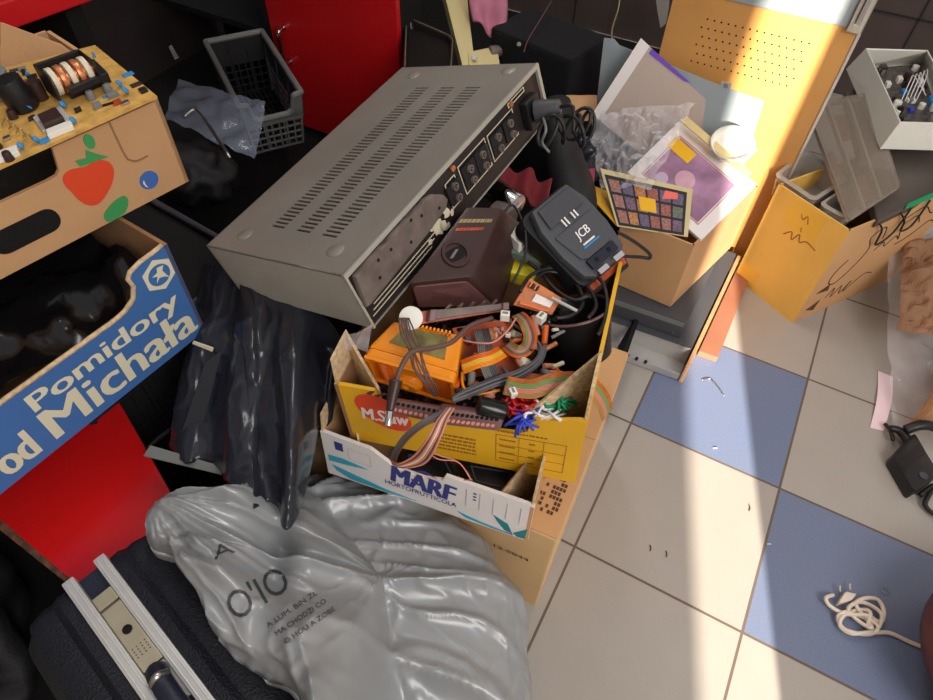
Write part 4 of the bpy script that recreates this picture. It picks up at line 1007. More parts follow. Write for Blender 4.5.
on_board('power_chip', 'brown', [(46, 130), (66, 122), (58, 112), (40, 120)], .004, .011)
on_board('terminal_strip', 'whitep', [(50, 140), (75, 130), (73, 124), (48, 134)], 0, .006)
on_board('terminal_strip', 'whitep', [(-10, 168), (21, 156), (19, 149), (-10, 160)], 0, .006)
on_board('slot_mark', 'void', [(100, 108), (116, 103), (115, 101), (99, 106)], .0002, .0008, 0)
on_board('green_jumper', 'green', [(8, 112), (24, 112), (24, 108), (10, 107)], 0, .003)
for k in range(4): mb = MB(); mb.tube([P(2 + 7 * k, 125 + 4 * k, .702), P(6 + 7 * k, 118 + 5 * k, .715), P(12 + 7 * k, 128 + 4 * k, .702)], .0008, 5); mb.build('bare_wire', 'steel', t, smooth=True)

# ------------------------------------------------ black shopping basket
t = thing('shopping_basket', P(235, 110, .2), 'black and grey plastic basket with lattice sides in front of the red door', 'basket')
zt = .30
R1, R2, R3 = P(262, 31, zt), P(301, 92, zt), P(258, 118, zt)
R0 = P(226, 50, zt); 
Lu = (R2 - R1); Wv = V((-Lu.y, Lu.x, 0)).normalized()
if Wv.y > 0: Wv = -Wv
Wv *= .15; Hh = V((0, 0, -.15)); inset = .9
top = [R1 + Wv, R1, R2, R2 + Wv]; cen = sum(top, V()) / 4
bot = [cen + (p - cen) * .86 + Hh for p in top]
qs_ = [Q(bot[0], bot[1], top[1], top[0]), Q(bot[1], bot[2], top[2], top[1]), Q(bot[2], bot[3], top[3], top[2]), Q(bot[3], bot[0], top[0], top[3])]
for k, q in enumerate(qs_):
    mb = MB(); low = k == 2
    vt = .62 if low else 1
    lattice(mb, q, 10 if k % 2 else 7, 4, .0035, .03, .05, .97, .55)
    if low:
        q.rect(mb, 0, .55, 1, .66, -.003, 0); q.prism(mb, [(0, .6), (.25, .6), (.16, .70), (.12, 1), (0, 1)], -.003, 0); q.prism(mb, [(.75, .6), (1, .6), (1, 1), (.88, 1), (.84, .70)], -.003, 0)
    else: q.rect(mb, 0, .55, 1, 1, -.003, 0)
    for i in range(4): q.rect(mb, .02 + i * .32 - .012, 0, .02 + i * .32 + .012, .66 if low else 1, 0, .004)
    mb.build('end_wall' if k % 2 == 0 else 'long_wall', 'darkgrey' if k == 1 else ('greyp' if k == 2 else 'black'), t)
mb = MB(); lattice(mb, Q(*bot), 10, 8, .0035); mb.build('bottom', 'black', t)
rim = [top[3], top[3] + (top[0] - top[3]) * .999]
q2_ = qs_[2]
path = [top[0], top[1], top[2], q2_.p(.02, .99), q2_.p(.12, .97), q2_.p(.16, .72), q2_.p(.25, .66), q2_.p(.75, .66), q2_.p(.84, .72), q2_.p(.88, .97), top[3], top[0]]
mb = MB()
Lh = V((0, 0, 1))
for a_, b_ in zip(path, path[1:]): mb.cyl(a_, b_, .0075, seg=8)
for p in path: mb.lathe(p - V((0, 0, .006)), (0, 0, 1), [(0, .0035), (.003, .0062), (.006, .0068), (.009, .0062), (.012, .0035)], 8)
mb.build('rim', 'greyp', t, smooth='auto')
mb = MB(); mb.tube([q2_.p(0, .5, .006), q2_.p(.5, .52, .010), q2_.p(1, .5, .006)], .005, 8); mb.build('middle_band', 'greyp', t, smooth=True)
# bluish film hanging out of it
def ff(u, v):
    q = QFILM; p = q.p(u, v); p.z += .012 * noise.noise(p * 22) + .006 * noise.noise(p * 60); return p
QFILM = QP([(164, 118), (254, 158), (266, 104), (178, 78)], [.33, .30, .31, .34])
tag(MB().grid(ff, 26, 18).build('plastic_film', 'clear_b', smooth=True), 'bluish clear plastic film hanging over the black basket', 'film')
mb = MB(); mb.tube([P(184, 117, .352), P(193, 110, .355), P(198, 112, .355), P(212, 130, .352), P(230, 158, .345)], .0035, 6, res=4); tag(mb.build('hex_key', 'steel', smooth=True), 'bent silver hex key rod lying on the bluish film', 'tool')
# dark round thing under the film
o = blob('black_bundle', P(196, 175, .22), (.09, .08, .07), 'black_matte', 'black crumpled bundle under the film beside the strawberry tray', 'bundle', amp=.3)

# ------------------------------------------------ behind the amplifier
def frame_tray(px, z, label, k):
    q = QP(px, z); t = thing('black_tray', q.p(.5, .5, -.015), label, 'tray', 'trays stacked behind the amplifier')
    out, inn = q.rr(0, 0, 1, 1, .025, 6), q.rr(.07, .07, .93, .93, .02, 6); mb = MB(); bm = mb.bm; n = len(out); rings = []
    for poly, h, sc in ((out, -.02, .95), (out, 0, 1), (inn, .001, 1), (inn, -.012, .97)): rings.append([bm.verts.new(q.p(.5 + (u - .5) * sc, .5 + (v - .5) * sc, h)) for u, v in poly])
    for A, B in zip(rings, rings[1:]):
        for i in range(n): bm.faces.new((A[i], A[(i + 1) % n], B[(i + 1) % n], B[i]))
    bm.faces.new(rings[0]); bm.faces.new(rings[-1]); mb.build('pan', mat('tray_black_%d' % k, s(44, 40, 38), .25, .4), t, smooth='auto')
    mb = MB(); mb.tube([q.p(u, v, .001) for u, v in q.rr(.035, .035, .965, .965, .022, 6)], .0015, 6, smooth=False); mb.build('bright_rim', 'taupe', t, smooth=True)
for k, (dy_, zz, lb_) in enumerate(((34, .34, 'shallow dark metal tray behind the amplifier, lowest of three'), (17, .365, 'shallow dark metal tray behind the amplifier, middle of three'), (0, .39, 'shallow dark metal tray behind the amplifier, topmost of three'))):
    frame_tray([(402, 100 + dy_), (450, 104 + dy_), (455, 36 + dy_ * .6), (405, 14 + dy_ * .6)], zz, lb_, k)
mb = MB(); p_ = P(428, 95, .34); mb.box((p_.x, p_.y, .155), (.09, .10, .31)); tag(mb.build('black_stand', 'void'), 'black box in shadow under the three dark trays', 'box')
t = thing('beige_bracket', P(470, 60, .30), 'beige painted metal bracket with screw standing behind the amplifier', 'bracket')
slab('upright', [(463, 68), (475, 66), (466, -12), (443, -12)], [.34, .34, .42, .42], .03, 'beige', t)
slab('foot', [(470, 72), (500, 66), (497, 46), (468, 52)], [.34, .34, .355, .355], .03, 'beige', t)
mb = MB(); c_ = P(475, 59, .352); mb.cyl(c_, c_ + V((0, -.004, .006)), .006, seg=12); mb.build('screw', 'chrome', t)
mb = MB(); a_, b_ = P(490, 52, .35), P(502, 50, .35); mb.cyl(a_, b_, .014, seg=18, bev=.002); mb.build('barrel', 'taupe', t, smooth='auto')
def fp(u, v):
    p = QK.p(u, v); p += QK.n * (.012 * math.sin(u * 9) * (1 - .4 * v) + .01 * noise.noise(p * 30)); return p
QK = QP([(474, 22), (503, 46), (508, -10), (466, -12)], [.40, .36, .43, .45])
tag(MB().grid(fp, 20, 20).build('pink_cloth', 'pink', smooth=True, mods=[('SOLIDIFY', dict(thickness=.004))]), 'dusty pink cloth hanging beside the beige bracket', 'cloth')
# black boot-like shaft, red cloth and dark bag right of the amplifier
t = thing('black_cylinder', P(560, 175, .30), 'black leather boot shaft standing between amplifier and plain carton', 'boot')
mb = MB(); a_ = P(575, 215, .30); b_ = P(555, 105, .40); mb.tube([a_ - V((0, 0, .26)), a_, (a_ + b_) / 2, b_], lambda k: .038 + .005 * math.sin(k * 5), 24); mb.build('shaft', 'black_matte', t, smooth=True)
def cl(u, v):
    p = QC.p(u, v); p += QC.n * (.02 * noise.noise(p * 18) + .008 * math.sin(u * 14)); return p
QC = QP([(492, 196), (545, 208), (552, 178), (500, 168)], [.44, .42, .42, .44])
tag(MB().grid(cl, 24, 20).build('red_cloth', mat('dark_red_cloth', s(108, 24, 34), .9), smooth=True, mods=[('SOLIDIFY', dict(thickness=.003))]), 'dark red cloth tucked between amplifier and grey charger', 'cloth')
o = blob('dark_bag', P(590, 165, .27), (.05, .07, .05), 'blackbag', 'small black plastic bundle with blue and pink print beside the plain carton', 'bag', seed=4, amp=.3)
qn = QP([(574, 150), (586, 144), (590, 136), (576, 141)], .335); qn.rect(MB(), 0, 0, 1, 1, -.0, .001).build('blue_print', mat('sky_print', s(90, 120, 210), .3), o)
qn = QP([(582, 180), (594, 184), (595, 168), (584, 170)], .325); qn.rect(MB(), 0, 0, 1, 1, -.0, .001).build('pink_print', mat('pink_print', s(160, 60, 84), .3), o)
def kp(u, v):
    p = QZ.p(u, v); p += QZ.n * (.012 * noise.noise(p * 26)); return p
QZ = QP([(565, 118), (596, 122), (597, 95), (566, 96)], [.31, .31, .34, .34])
tag(MB().grid(kp, 14, 12).build('crumpled_paper', 'card', mods=[('SOLIDIFY', dict(thickness=.002))]), 'crumpled tan paper beside the mauve grey sheet', 'paper')
mb = MB(); p_ = P(590, 150, 0); mb.prism([V((-.33, .60, 0)), V((-.20, .60, 0)), V((-.20, .80, 0)), V((-.33, .80, 0))], [V((-.33, .60, .24)), V((-.20, .60, .24)), V((-.20, .80, .24)), V((-.33, .80, .24))], .003); tag(mb.build('filler_box', 'void'), 'black box in shadow under the dark printed bundle', 'box')

mb = MB(); mb.box((-1.02, .55, .003), (1.66, 2.66, .005)); tag(mb.build('shade_mat', 'void'), 'added black mat that stands in for shade on the floor at the left', 'mat')  # added sheet, keeps the floor dark where gaps show it
blob('dark_floor_blob', V((-.86, -.66, .09)), (.26, .16, .09), 'black_matte', 'added dull black blob darkening the floor at the lower left corner', 'bag', seed=11, amp=.25)  # blob added to keep the lower left floor dark

p_ = P(522, 192, .40); mb = MB(); mb.box((p_.x, p_.y + .01, .195), (.07, .05, .385)); tag(mb.build('filler_box', 'void'), 'black box in shadow under the dark red cloth', 'box')

# ============================================================ scrap heaped in the yellow tray
def wire(name, px, z, r, m, label, cat='cable', group=None, parent=None, res=6):
    zs = z if isinstance(z, (list, tuple)) else [z] * len(px)
    mb = MB(); mb.tube([P(x, y, zz) for (x, y), zz in zip(px, zs)], r, 7, res=res); o = mb.build(name, m, parent, smooth=True)
    if parent is None: tag(o, label, cat, group)
    return o
def ribbon(name, px, z, n, r, cols, label, group=None, side=(1, 0)):
    """flat ribbon cable: n parallel strands joined"""
    zs = z if isinstance(z, (list, tuple)) else [z] * len(px)
    base = spline([P(x, y, zz) for (x, y), zz in zip(px, zs)], 6)
    t = thing(name, base[0], label, 'cable', group)
    k = len(cols); per = n // k
    for c in range(k):
        mb = MB()
        for i in range(per):
            off = (c * per + i - n / 2) * r * 1.9; pts = []
            for j, p in enumerate(base):
                tg = (base[min(j + 1, len(base) - 1)] - base[max(j - 1, 0)]); view = (CC - p).normalized() if not isinstance(side, V) else side
                sd_ = tg.cross(V((.2, -.3, .9))).normalized(); pts.append(p + sd_ * off)
            mb.tube(pts, r, 6, smooth=False)
        mb.build('conductor_band', cols[c], t, smooth=True)
    return t

# bed of dark scrap filling the tray below the visible pieces
def bed(u, v):
    a, b, c, d = qy.c; p = a.lerp(b, .03 + .94 * u) + dvy * (.03 + .94 * v); p.z = .398 + .02 * noise.noise(p * 22) + .022 * abs(noise.noise(p * 55)) ; return p
tag(MB().grid(bed, 60, 50).build('scrap_bed', mat('dark_scrap', s(44, 34, 34), .45, .2, vary=.6, vscale=60), smooth=False), 'dark tangle of small electronic scrap filling the yellow tray', 'scrap', kind='stuff')

# brown battery charger
t = thing('battery_charger', P(460, 270, .47), 'dark brown battery charger with round socket, between amplifier and grey charger', 'charger')
q = QP([(408, 284), (470, 277), (502, 207), (467, 206)], [.56, .55, .575, .585]); qb2 = QP([(414, 308), (503, 306), (526, 226), (462, 222)], [.50, .485, .52, .53])
mb = MB(); mb.prism(qb2.c, q.c, .006); mb.build('housing', 'brown', t, smooth='auto')
fq_ = Q(qb2.c[0], qb2.c[1], q.c[1], q.c[0]); mb = MB(); fq_.prism(mb, fq_.rr(.06, .08, .90, .90, .006), 0, .002); mb.build('front_face', 'brown_lt', t)
mb = MB(); c_ = q.p(.5, .34, 0); mb.lathe(c_, q.n, [(0, .019), (.003, .018), (.003, .0145), (.0005, .014), (.0005, .0)], 32, caps=False); sc = mb.build('socket_ring', 'brown', t, smooth='auto')
mb = MB(); q.prism(mb, q.circ(.5, .34, .0138, 20), .0006, .0012); mb.build('socket_floor', 'void', sc)
mb = MB(); q.rect(mb, .44, .28, .5, .40, .0012, .002); mb.build('contact', 'taupe', sc)
mb = MB(); print_lines(mb, q, .10, .77, .9, .82, 1, 5); mb.build('printed_text', mat('dull_gold', s(150, 130, 90), .5), t)
mb = MB(); print_lines(mb, q, .16, .66, .8, .70, 1, 6); mb.build('printed_text', 'pcb_red', t)

# grey slate charger with white logo
t = thing('battery_charger', P(575, 235, .50), 'slate grey cordless tool charger with white JCB lettering, leaning over the yellow tray rim', 'charger')
zs = [.515, .515, .565, .57]
o_, q = slab('base', [(584, 290), (628, 253), (568, 180), (518, 221)], zs, .028, 'black', t, r=.016, bev=.004)
mb = MB(); prof = [(.07, .10), (.22, .02), (.78, .02), (.93, .10), (.98, .40), (.95, .74), (.84, .97), (.16, .97), (.05, .74), (.02, .40)]
q.prism(mb, [(u, v) for u, v in prof], 0, .012, .003); up_ = mb.build('upper_shell', 'slate', t)
mb = MB(); q.prism(mb, [(.16, .70), (.84, .70), (.80, .93), (.20, .93)], .012, .016, .002); mb.build('battery_rest', 'darkgrey', t)
mb = MB(); q.prism(mb, [(.12, .60), (.88, .60), (.80, .26), (.70, .22), (.30, .22), (.20, .26)], .012, .0145, .001); mb.build('raised_panel', 'slate', t)
for k, (u, v) in enumerate(((.36, .62), (.42, .62), (.55, .63), (.61, .63))): mb = MB(); q.rect(mb, u, v, u + .022, v + .10, .0145, .0158); mb.build('contact_mark', 'white', up_)
mb = MB(); text_on(mb, q, 'JCB', .36, .40, .62, .52, .0156, .03, .15); print_lines(mb, q, .37, .35, .60, .37, 1, 7, .0158); mb.build('lettering', 'white', up_)
mb = MB(); q.rect(mb, .34, .32, .66, .335, .0146, .0155); mb.build('blue_line', 'bluep', up_)
mb = MB(); q.rect(mb, .22, .10, .78, .215, .012, .017, .002); dk = mb.build('dark_insert', 'navy_s', t)
for u in (.36, .62): mb = MB(); q.prism(mb, q.circ(u, .16, .0032, 12), .017, .018); mb.build('led', 'void', dk)
for u in (.22, .56): mb = MB(); q.rect(mb, u, .01, u + .20, .07, .012, .020, .001); mb.build('metal_tab', 'chrome', t)
mb = MB(); q.rect(mb, .10, -.07, .92, .0, -.010, -.004, .001); mb.build('copper_strip', 'pcb_red', t)
mb = MB(); q.prism(mb, [(.05, -.12), (.95, -.12), (1.0, -.02), (0, -.02)], -.026, -.008, .003); mb.build('front_lip', 'black', t)
wire('charger_cable', [(618, 232), (632, 240), (648, 252), (650, 258), (640, 257), (622, 256)], [.50, .47, .44, .43, .43, .44], .0028, 'rubber', '', parent=t)

# chrome can, white plug, yellow plastic behind
t = thing('chrome_can', P(500, 200, .50), 'chrome cylinder can lying between the amplifier and the grey charger', 'can')
mb = MB(); a_, b_ = P(487, 185, .52), P(517, 207, .515); mb.cyl(a_, b_, .017, .019, 24, .002); mb.build('body', 'chrome', t, smooth='auto')
mb = MB(); mb.cyl(P(493, 213, .515), P(510, 222, .515), .020, .020, 24, .003); mb.build('collar', 'taupe', t, smooth='auto')
wire('thin_black_cable', [(498, 222), (512, 205), (524, 226), (526, 250), (520, 268), (512, 284)], [.55, .56, .56, .555, .545, .53], .0018, 'rubber', 'thin black cable hooked down beside the grey charger')
o_, q = slab('white_plug', [(507, 232), (520, 245), (528, 236), (514, 224)], .535, .02, 'whitep', r=.004); tag(o_, 'small white plastic plug between brown and grey chargers', 'plug')
o_, q = slab('yellow_plastic_cap', [(509, 272), (535, 278), (538, 264), (512, 258)], .50, .02, 'yellow_p', r=.004); tag(o_, 'bright yellow plastic cap under the grey charger', 'cap')
o_, q = slab('green_terminal_block', [(511, 252), (541, 262), (546, 252), (515, 243)], .52, .012, mat('grey_green', s(96, 108, 100), .5)); tag(o_, 'grey green terminal block wedged beside the grey charger', 'terminal block')

# orange battery adapter housing
t = thing('orange_housing', P(405, 365, .44), 'bright orange plastic housing with ribbed front at the left of the yellow tray', 'housing')
zt_ = [.525, .52, .535, .535]
o_, q = slab('body', [(368, 347), (457, 372), (463, 335), (394, 321)], zt_, .075, 'orange', t, bev=.004)
q.prism(MB(), [(.16, .30), (.84, .22), (.80, .88), (.22, .88)], 0, .0012).build('window', mat('cloudy_window', s(120, 110, 60), .25, vary=.4, vscale=60), t)
for k in range(8): mb = MB(); q.rect(mb, .42 + k * .055, .90, .45 + k * .055, .99, 0, .006, .0005); mb.build('tooth', 'orange', t)
fa = Q(q.p(0, 0, -.075), q.p(1, 0, -.075), q.p(1, 0, 0), q.p(0, 0, 0))
fa.prism(MB(), fa.rr(0.0, -.05, 1, 1.0, .006), 0, .010, .002).build('front_plate', 'orange', t)
for k in range(11): mb = MB(); v = .12 + k * .07; mb.tube([fa.p(.10, v, .010), fa.p(.16, v + .03, .012), fa.p(.22, v - .01, .012), fa.p(.30, v + .02, .010)], .0012, 6); mb.build('rib', 'orange_dk', t, smooth=True)
fa.prism(MB(), fa.rr(.62, .02, .97, .9, .008), .010, .0112).build('recess', 'orange_dk', t)
mb = MB(); mb.lathe(fa.p(.46, .36, .008), fa.n, [(0, .018), (.008, .017), (.012, .012), (.012, .006), (.004, .005), (.004, 0)], 24, caps=False); mb.build('boss', 'orange', t, smooth='auto')
mb = MB(); fa.frame(mb, .0, -.05, 1, 1, .004, .010, .014); mb.build('front_rim', 'orange', t)

# narrow circuit board with white capacitor across the middle
t = thing('circuit_board', P(465, 310, .55), 'narrow brown circuit board strip lying across under the brown charger', 'circuit board')
o_, q = slab('board', [(410, 326), (506, 311), (506, 303), (412, 312)], [.535, .525, .53, .545], .002, 'pcb_red', t)
q.rect(MB(), .18, .2, .98, .95, 0, .012, .001).build('heat_sink_bar', 'taupe', t)
for u0 in (.16, .92): q.rect(MB(), u0, .1, u0 + .07, 1, 0, .016, .001).build('end_block', 'brown_lt', t)
for k in range(5):
    mb = MB(); p0 = q.p(.34 + k * .12, .95, .008); mb.cyl(p0, p0 + q.n * .01 + V((0, .008, 0)), .002, seg=8); mb.build('pin', 'steel', t)
mb = MB(); mb.cyl(P(411, 318, .535), P(411, 318, .552), .014, seg=24, bev=.001); lab(mb.build('round_capacitor', 'whitep', t, smooth='auto'), 'white round capacitor')
# reddish board with crumpled edge behind ribbon
t = thing('circuit_board', P(485, 345, .48), 'reddish circuit board with brown parts in the middle of the yellow tray', 'circuit board')
o_, q = slab('board', [(466, 378), (520, 372), (512, 318), (452, 328)], [.475, .475, .50, .50], .002, 'pcb_red', t)
random.seed(9)
for k in range(9):
    u, v = random.uniform(.1, .85), random.uniform(.1, .85); w_c = random.uniform(.05, .11); q.rect(MB(), u, v, u + w_c, v + w_c * 1.3, 0, random.uniform(.005, .014), .001).build('component', random.choice(['taupe', 'black', 'grey_cable', 'pinkw', 'copper', 'whitep']), t)
mb = MB(); mb.cyl(q.p(.55, .7, 0), q.p(.55, .7, .016), .008, seg=16, bev=.001); mb.build('coil', 'copper', t, smooth='auto')
wire('orange_wire', [(462, 340), (478, 343), (494, 342), (508, 330), (516, 318)], [.515, .52, .52, .525, .53], .0012, 'pinkw', 'thin salmon wire arching over the reddish circuit board', 'wire')
# amber boards at right
t = thing('circuit_board', P(540, 300, .52), 'amber circuit board with white sticker beside the black cup', 'circuit board')
o_, q = slab('board', [(513, 305), (552, 315), (562, 298), (530, 278)], [.515, .505, .525, .535], .006, 'pcb', t)
lab(q.rect(MB(), .35, .3, .85, .62, 0, .003, .0005).build('label', 'white', t), 'white sticker')
for k in range(4): q.rect(MB(), .08 + k * .07, .70, .12 + k * .07, .9, 0, .008, .001).build('component', ('copper', 'brown', 'pinkw', 'black')[k], t)
mb = MB(); q.rect(mb, .1, .05, .9, .18, 0, .005, .001); mb.build('connector', 'orange_dk', t)
mb = MB(); mb.cyl(P(552, 298, .53), P(577, 311, .525), .0022, seg=8); tag(mb.build('metal_pin', 'alu'), 'straight silver pin sticking out beside the amber board', 'pin')
# black cup
t = thing('black_cup', P(575, 345, .45), 'black plastic cup lying open sideways at the right of the yellow tray', 'cup')
ax_ = (P(545, 335, .485) - P(592, 340, .47)).normalized(); ax_ = (V((-.42, .22, .85))).normalized()
o0 = P(584, 356, .43)
mb = MB(); mb.lathe(o0, ax_, [(0, 0), (0, .034), (.004, .038), (.066, .047), (.070, .048), (.070, .045), (.066, .044), (.008, .035), (.006, 0)], 48, caps=False); mb.build('shell', 'black', t, smooth='auto')
mb = MB(); mb.lathe(o0 + ax_ * .0695, ax_, [(0, .0445), (.0015, .0450), (.003, .0465), (.0015, .0482), (0, .0484)], 48, caps=False); mb.build('rim', 'brown_lt', t, smooth=True)
# black cable loops over the cup
for k, (px, lb_) in enumerate(((([(546, 268), (560, 262), (585, 268), (602, 282), (607, 302), (604, 322), (598, 335)]), 'outer black cable loop curving round the black cup'),
        ([(520, 292), (530, 276), (552, 268), (574, 276), (590, 290), (596, 306), (588, 318)], 'black cable loop inside the outer loop above the cup'),
        ([(532, 284), (546, 272), (566, 276), (580, 290), (582, 306), (570, 316), (556, 318)], 'innermost black cable loop above the cup'),
        ([(528, 262), (540, 272), (556, 290), (574, 300), (588, 296)], 'black cable running straight from the grey charger to the loops'))):
    wire('black_cable', px, [.52 + .006 * math.sin(i + k) for i in range(len(px))], .0026, 'rubber', lb_, 'cable', 'black cables by the cup')
blob('black_coil_pack', P(540, 330, .45), (.03, .03, .035), 'black_gloss', 'shiny black crumpled film piece left of the black cup', 'film', seed=3, amp=.4, freq=4)
# white connectors
for k, (px, lb_) in enumerate((((505, 316), 'small white connector at the end of the narrow board'), ((541, 318), 'small white connector left of the black cup'), ((513, 393), 'small white connector over the red wires'), ((508, 335), 'tiny white connector on the reddish circuit board'))):
    zc = (.54, .53, .515, .52)[k]; r0 = (.0055, .006, .005, .003)[k]; t = thing('white_connector', P(px[0], px[1], zc), lb_, 'connector', 'white connectors'); mb = MB(); mb.box(P(px[0], px[1], zc), (r0 * 2, r0 * 1.6, r0 * 2), .4 + k, .001); mb.build('body', 'whitep', t)
    mb = MB(); mb.box(P(px[0], px[1], zc) + V((0, 0, r0 * 1.02)), (r0 * 1.2, r0 * .5, r0 * .3), .4 + k); mb.build('slot', 'greyp', t)
# grey cable bundles
for k in range(5):
    wire('grey_cable', [(505 + k, 318 + k), (522 + k, 330 + k), (538 + 2 * k, 345), (537 + k, 358 + k), (520, 370 + 2 * k), (495, 378 + 2 * k), (470, 388 + 2 * k), (452, 398 + k)][(0 if k < 2 else 2):], .505 + .003 * (k % 2), .0019, 'grey_cable', 'grey cable strand in the bundle curving left from the black cup', 'cable', 'grey cable strands')
for k in range(7):
    j_ = lambda: random.uniform(-2.5, 2.5)
    wire('brown_wire', [(399 + k * 1.6, 318), (404 + k * 1.8 + j_(), 335), (408 + k * 2.2 + j_(), 350), (415 + k * 1.8 + j_(), 368), (424 + k * 1.6 + j_(), 385), (434 + k * .7, 396)], [.56, .555, .553, .545, .53, .50], .0010, 'brown_cable', 'thin brown wire of the bundle hanging over the orange housing', 'wire', 'brown wires over the orange housing')
wire('dark_cable', [(395, 388), (400, 370), (412, 352), (432, 348), (452, 342), (470, 326), (492, 318)], [.54, .555, .56, .55, .545, .54, .53], .0030, 'brown_cable', 'dark brown cable arching across the orange housing')
# barrel connector
t = thing('barrel_connector', P(390, 400, .53), 'dark brown barrel power connector lying at the left front of the yellow tray', 'connector')
mb = MB(); mb.tube([P(396, 380, .545), P(393, 395, .535), P(390, 411, .525)], lambda k: .0075 - .003 * k, 14); mb.build('grip', 'brown', t, smooth=True)
mb = MB(); mb.cyl(P(390, 411, .525), P(388, 426, .518), .0042, seg=12, bev=.0005); mb.build('metal_tip', 'chrome', t, smooth='auto')
# long multi-pin connectors
def pin_connector(px, z, label, n):
    t = thing('multipin_connector', P(*px[0], z[0]), label, 'connector', 'long multi-pin connectors')
    o_, q = slab('body', px, z, .022, 'brown_lt', t, r=.004, bev=.004)
    for k in range(n):
        for r in (0, 1): mb = MB(); u = .06 + (.88) * k / n + r * .02; q.prism(mb, q.circ(u, .30 + .4 * r, .0022, 8), 0, .0008); mb.build('pin_hole', 'void' if r else 'pinkw', t)
    return t
pin_connector([(385, 412), (444, 425), (448, 408), (390, 398)], [.505, .50, .515, .515], 'long dark brown multi-pin connector at the front of the tray, left one', 10)
pin_connector([(432, 424), (500, 431), (506, 416), (440, 407)], [.50, .497, .51, .515], 'long dark brown multi-pin connector at the front of the tray, right one', 12)
mb = MB(); mb.cyl(P(478, 405, .515), P(505, 412, .505), .011, .012, 18, .002); tag(mb.build('black_capacitor', 'black_gloss', smooth='auto'), 'glossy black cylinder behind the right multi-pin connector', 'capacitor')
# pink-brown wire bundle dropping over the front wall
for k in range(7):
    wire('pink_wire', [(448 + k, 408), (438 + k * 1.5, 420), (428 + k * 2, 438), (414 + k * 2, 456 + k), (398 + k, 464 + k * .6), (390 + k * .5, 458 + k)], [.525, .53, .525, .49, .47, .455], .0012, ['pinkw', 'brown_cable', 'pinkw', 'cream_p', 'pinkw', 'brown_cable', 'pinkw'][k], 'thin pinkish wire in the bundle dropping over the yellow front wall', 'wire', 'pinkish wires over the front wall')
ribbon('ribbon_cable', [(446, 412), (424, 422), (406, 436), (396, 450), (392, 460)], [.525, .53, .515, .49, .46], 4, .0011, ['brown_cable', 'grey_cable'], 'narrow brown ribbon cable bent over the yellow front wall')
for k in range(2): wire('thin_wire', [(424, 448), (438, 455 + k * 4), (458, 462), (470, 478), (464 + k * 8, 480)], [.46, .46, .44, .42, .41], .0008, 'pinkw', 'thin wire hanging into the white tray', 'wire', 'thin wires in the white tray')
# rainbow ribbons
ribbon('ribbon_cable', [(505, 386), (530, 390), (552, 384), (575, 382), (592, 388), (603, 402), (607, 415)], [.515, .52, .525, .52, .51, .49, .46], 12, .0010, ['pcb', mat('ribbon_green', s(120, 150, 90), .5), 'pinkw', mat('ribbon_olive', s(170, 130, 70), .5)], 'rainbow ribbon cable running right over the tray corner')
ribbon('ribbon_cable', [(506, 345), (516, 352), (526, 350), (531, 338), (526, 322), (518, 314)], [.50, .505, .505, .515, .52, .51], 10, .0009, ['pcb', mat('ribbon_green2', s(110, 150, 100), .5), 'pinkw', 'taupe', 'orange_dk'], 'folded multicolour ribbon cable beside the white connector')
ribbon('ribbon_cable', [(462, 368), (478, 362), (492, 358), (503, 352)], [.515, .525, .525, .515], 9, .0010, ['orange_dk', mat('ribbon_yellow', s(226, 180, 60), .5), 'orange'], 'short orange and yellow ribbon cable over the reddish board')
ribbon('ribbon_cable', [(480, 330), (484, 345), (486, 362), (492, 378)], [.51, .515, .515, .50], 8, .0013, ['grey_cable', 'greyp'], 'flat grey ribbon cable standing on the reddish board')
wire('yellow_wire', [(462, 372), (464, 388), (478, 394), (500, 390)], .50, .0018, 'orange', 'orange insulated wire curling left of the grey strands', 'wire')
# coloured wire tangle with solder blobs
random.seed(21)
for cname, cx, cy, n_, lb_ in (('red', 522, 402, 30, 'red'), ('green', 556, 400, 34, 'green'), ('blue', 530, 420, 18, 'blue'), ('white', 540, 408, 36, 'white')):
    for k in range(n_):
        x, y = cx + random.uniform(-15, 15), cy + random.uniform(-9, 9); a_ = random.uniform(0, 6.28); L = random.uniform(8, 17)
        px = [(x - L * math.cos(a_), y - L * .6 * math.sin(a_)), (x + random.uniform(-4, 4), y + random.uniform(-4, 4)), (x + L * math.cos(a_), y + L * .6 * math.sin(a_))]
        zz = .492 + random.uniform(0, .02)
        wire('coloured_wire', px, [zz - .01, zz + .006, zz - .006], .0016, {'white': 'white'}.get(cname, cname), 'short %s wire in the bright tangle beside the right multi-pin connector' % cname, 'wire', '%s wires of the tangle' % cname, res=4)
for k, (px, lb_) in enumerate((([(548, 394), (578, 388), (575, 374), (545, 378)], 'bright blue plastic block under the rainbow ribbon cable'), ([(572, 400), (580, 404), (584, 396), (576, 392)], 'small blue plastic block right of the green wires'))):
    o_, q = slab('blue_block', px, [.49, .49, .50, .50], .018, mat('blue_block_%d' % k, s(40, 110, 210), .4), bev=.001); tag(o_, lb_, 'block')
o_, q = slab('amber_board_piece', [(508, 386), (545, 392), (550, 374), (515, 372)], .485, .003, 'pcb'); tag(o_, 'amber circuit board piece behind the rainbow ribbon cable', 'circuit board')
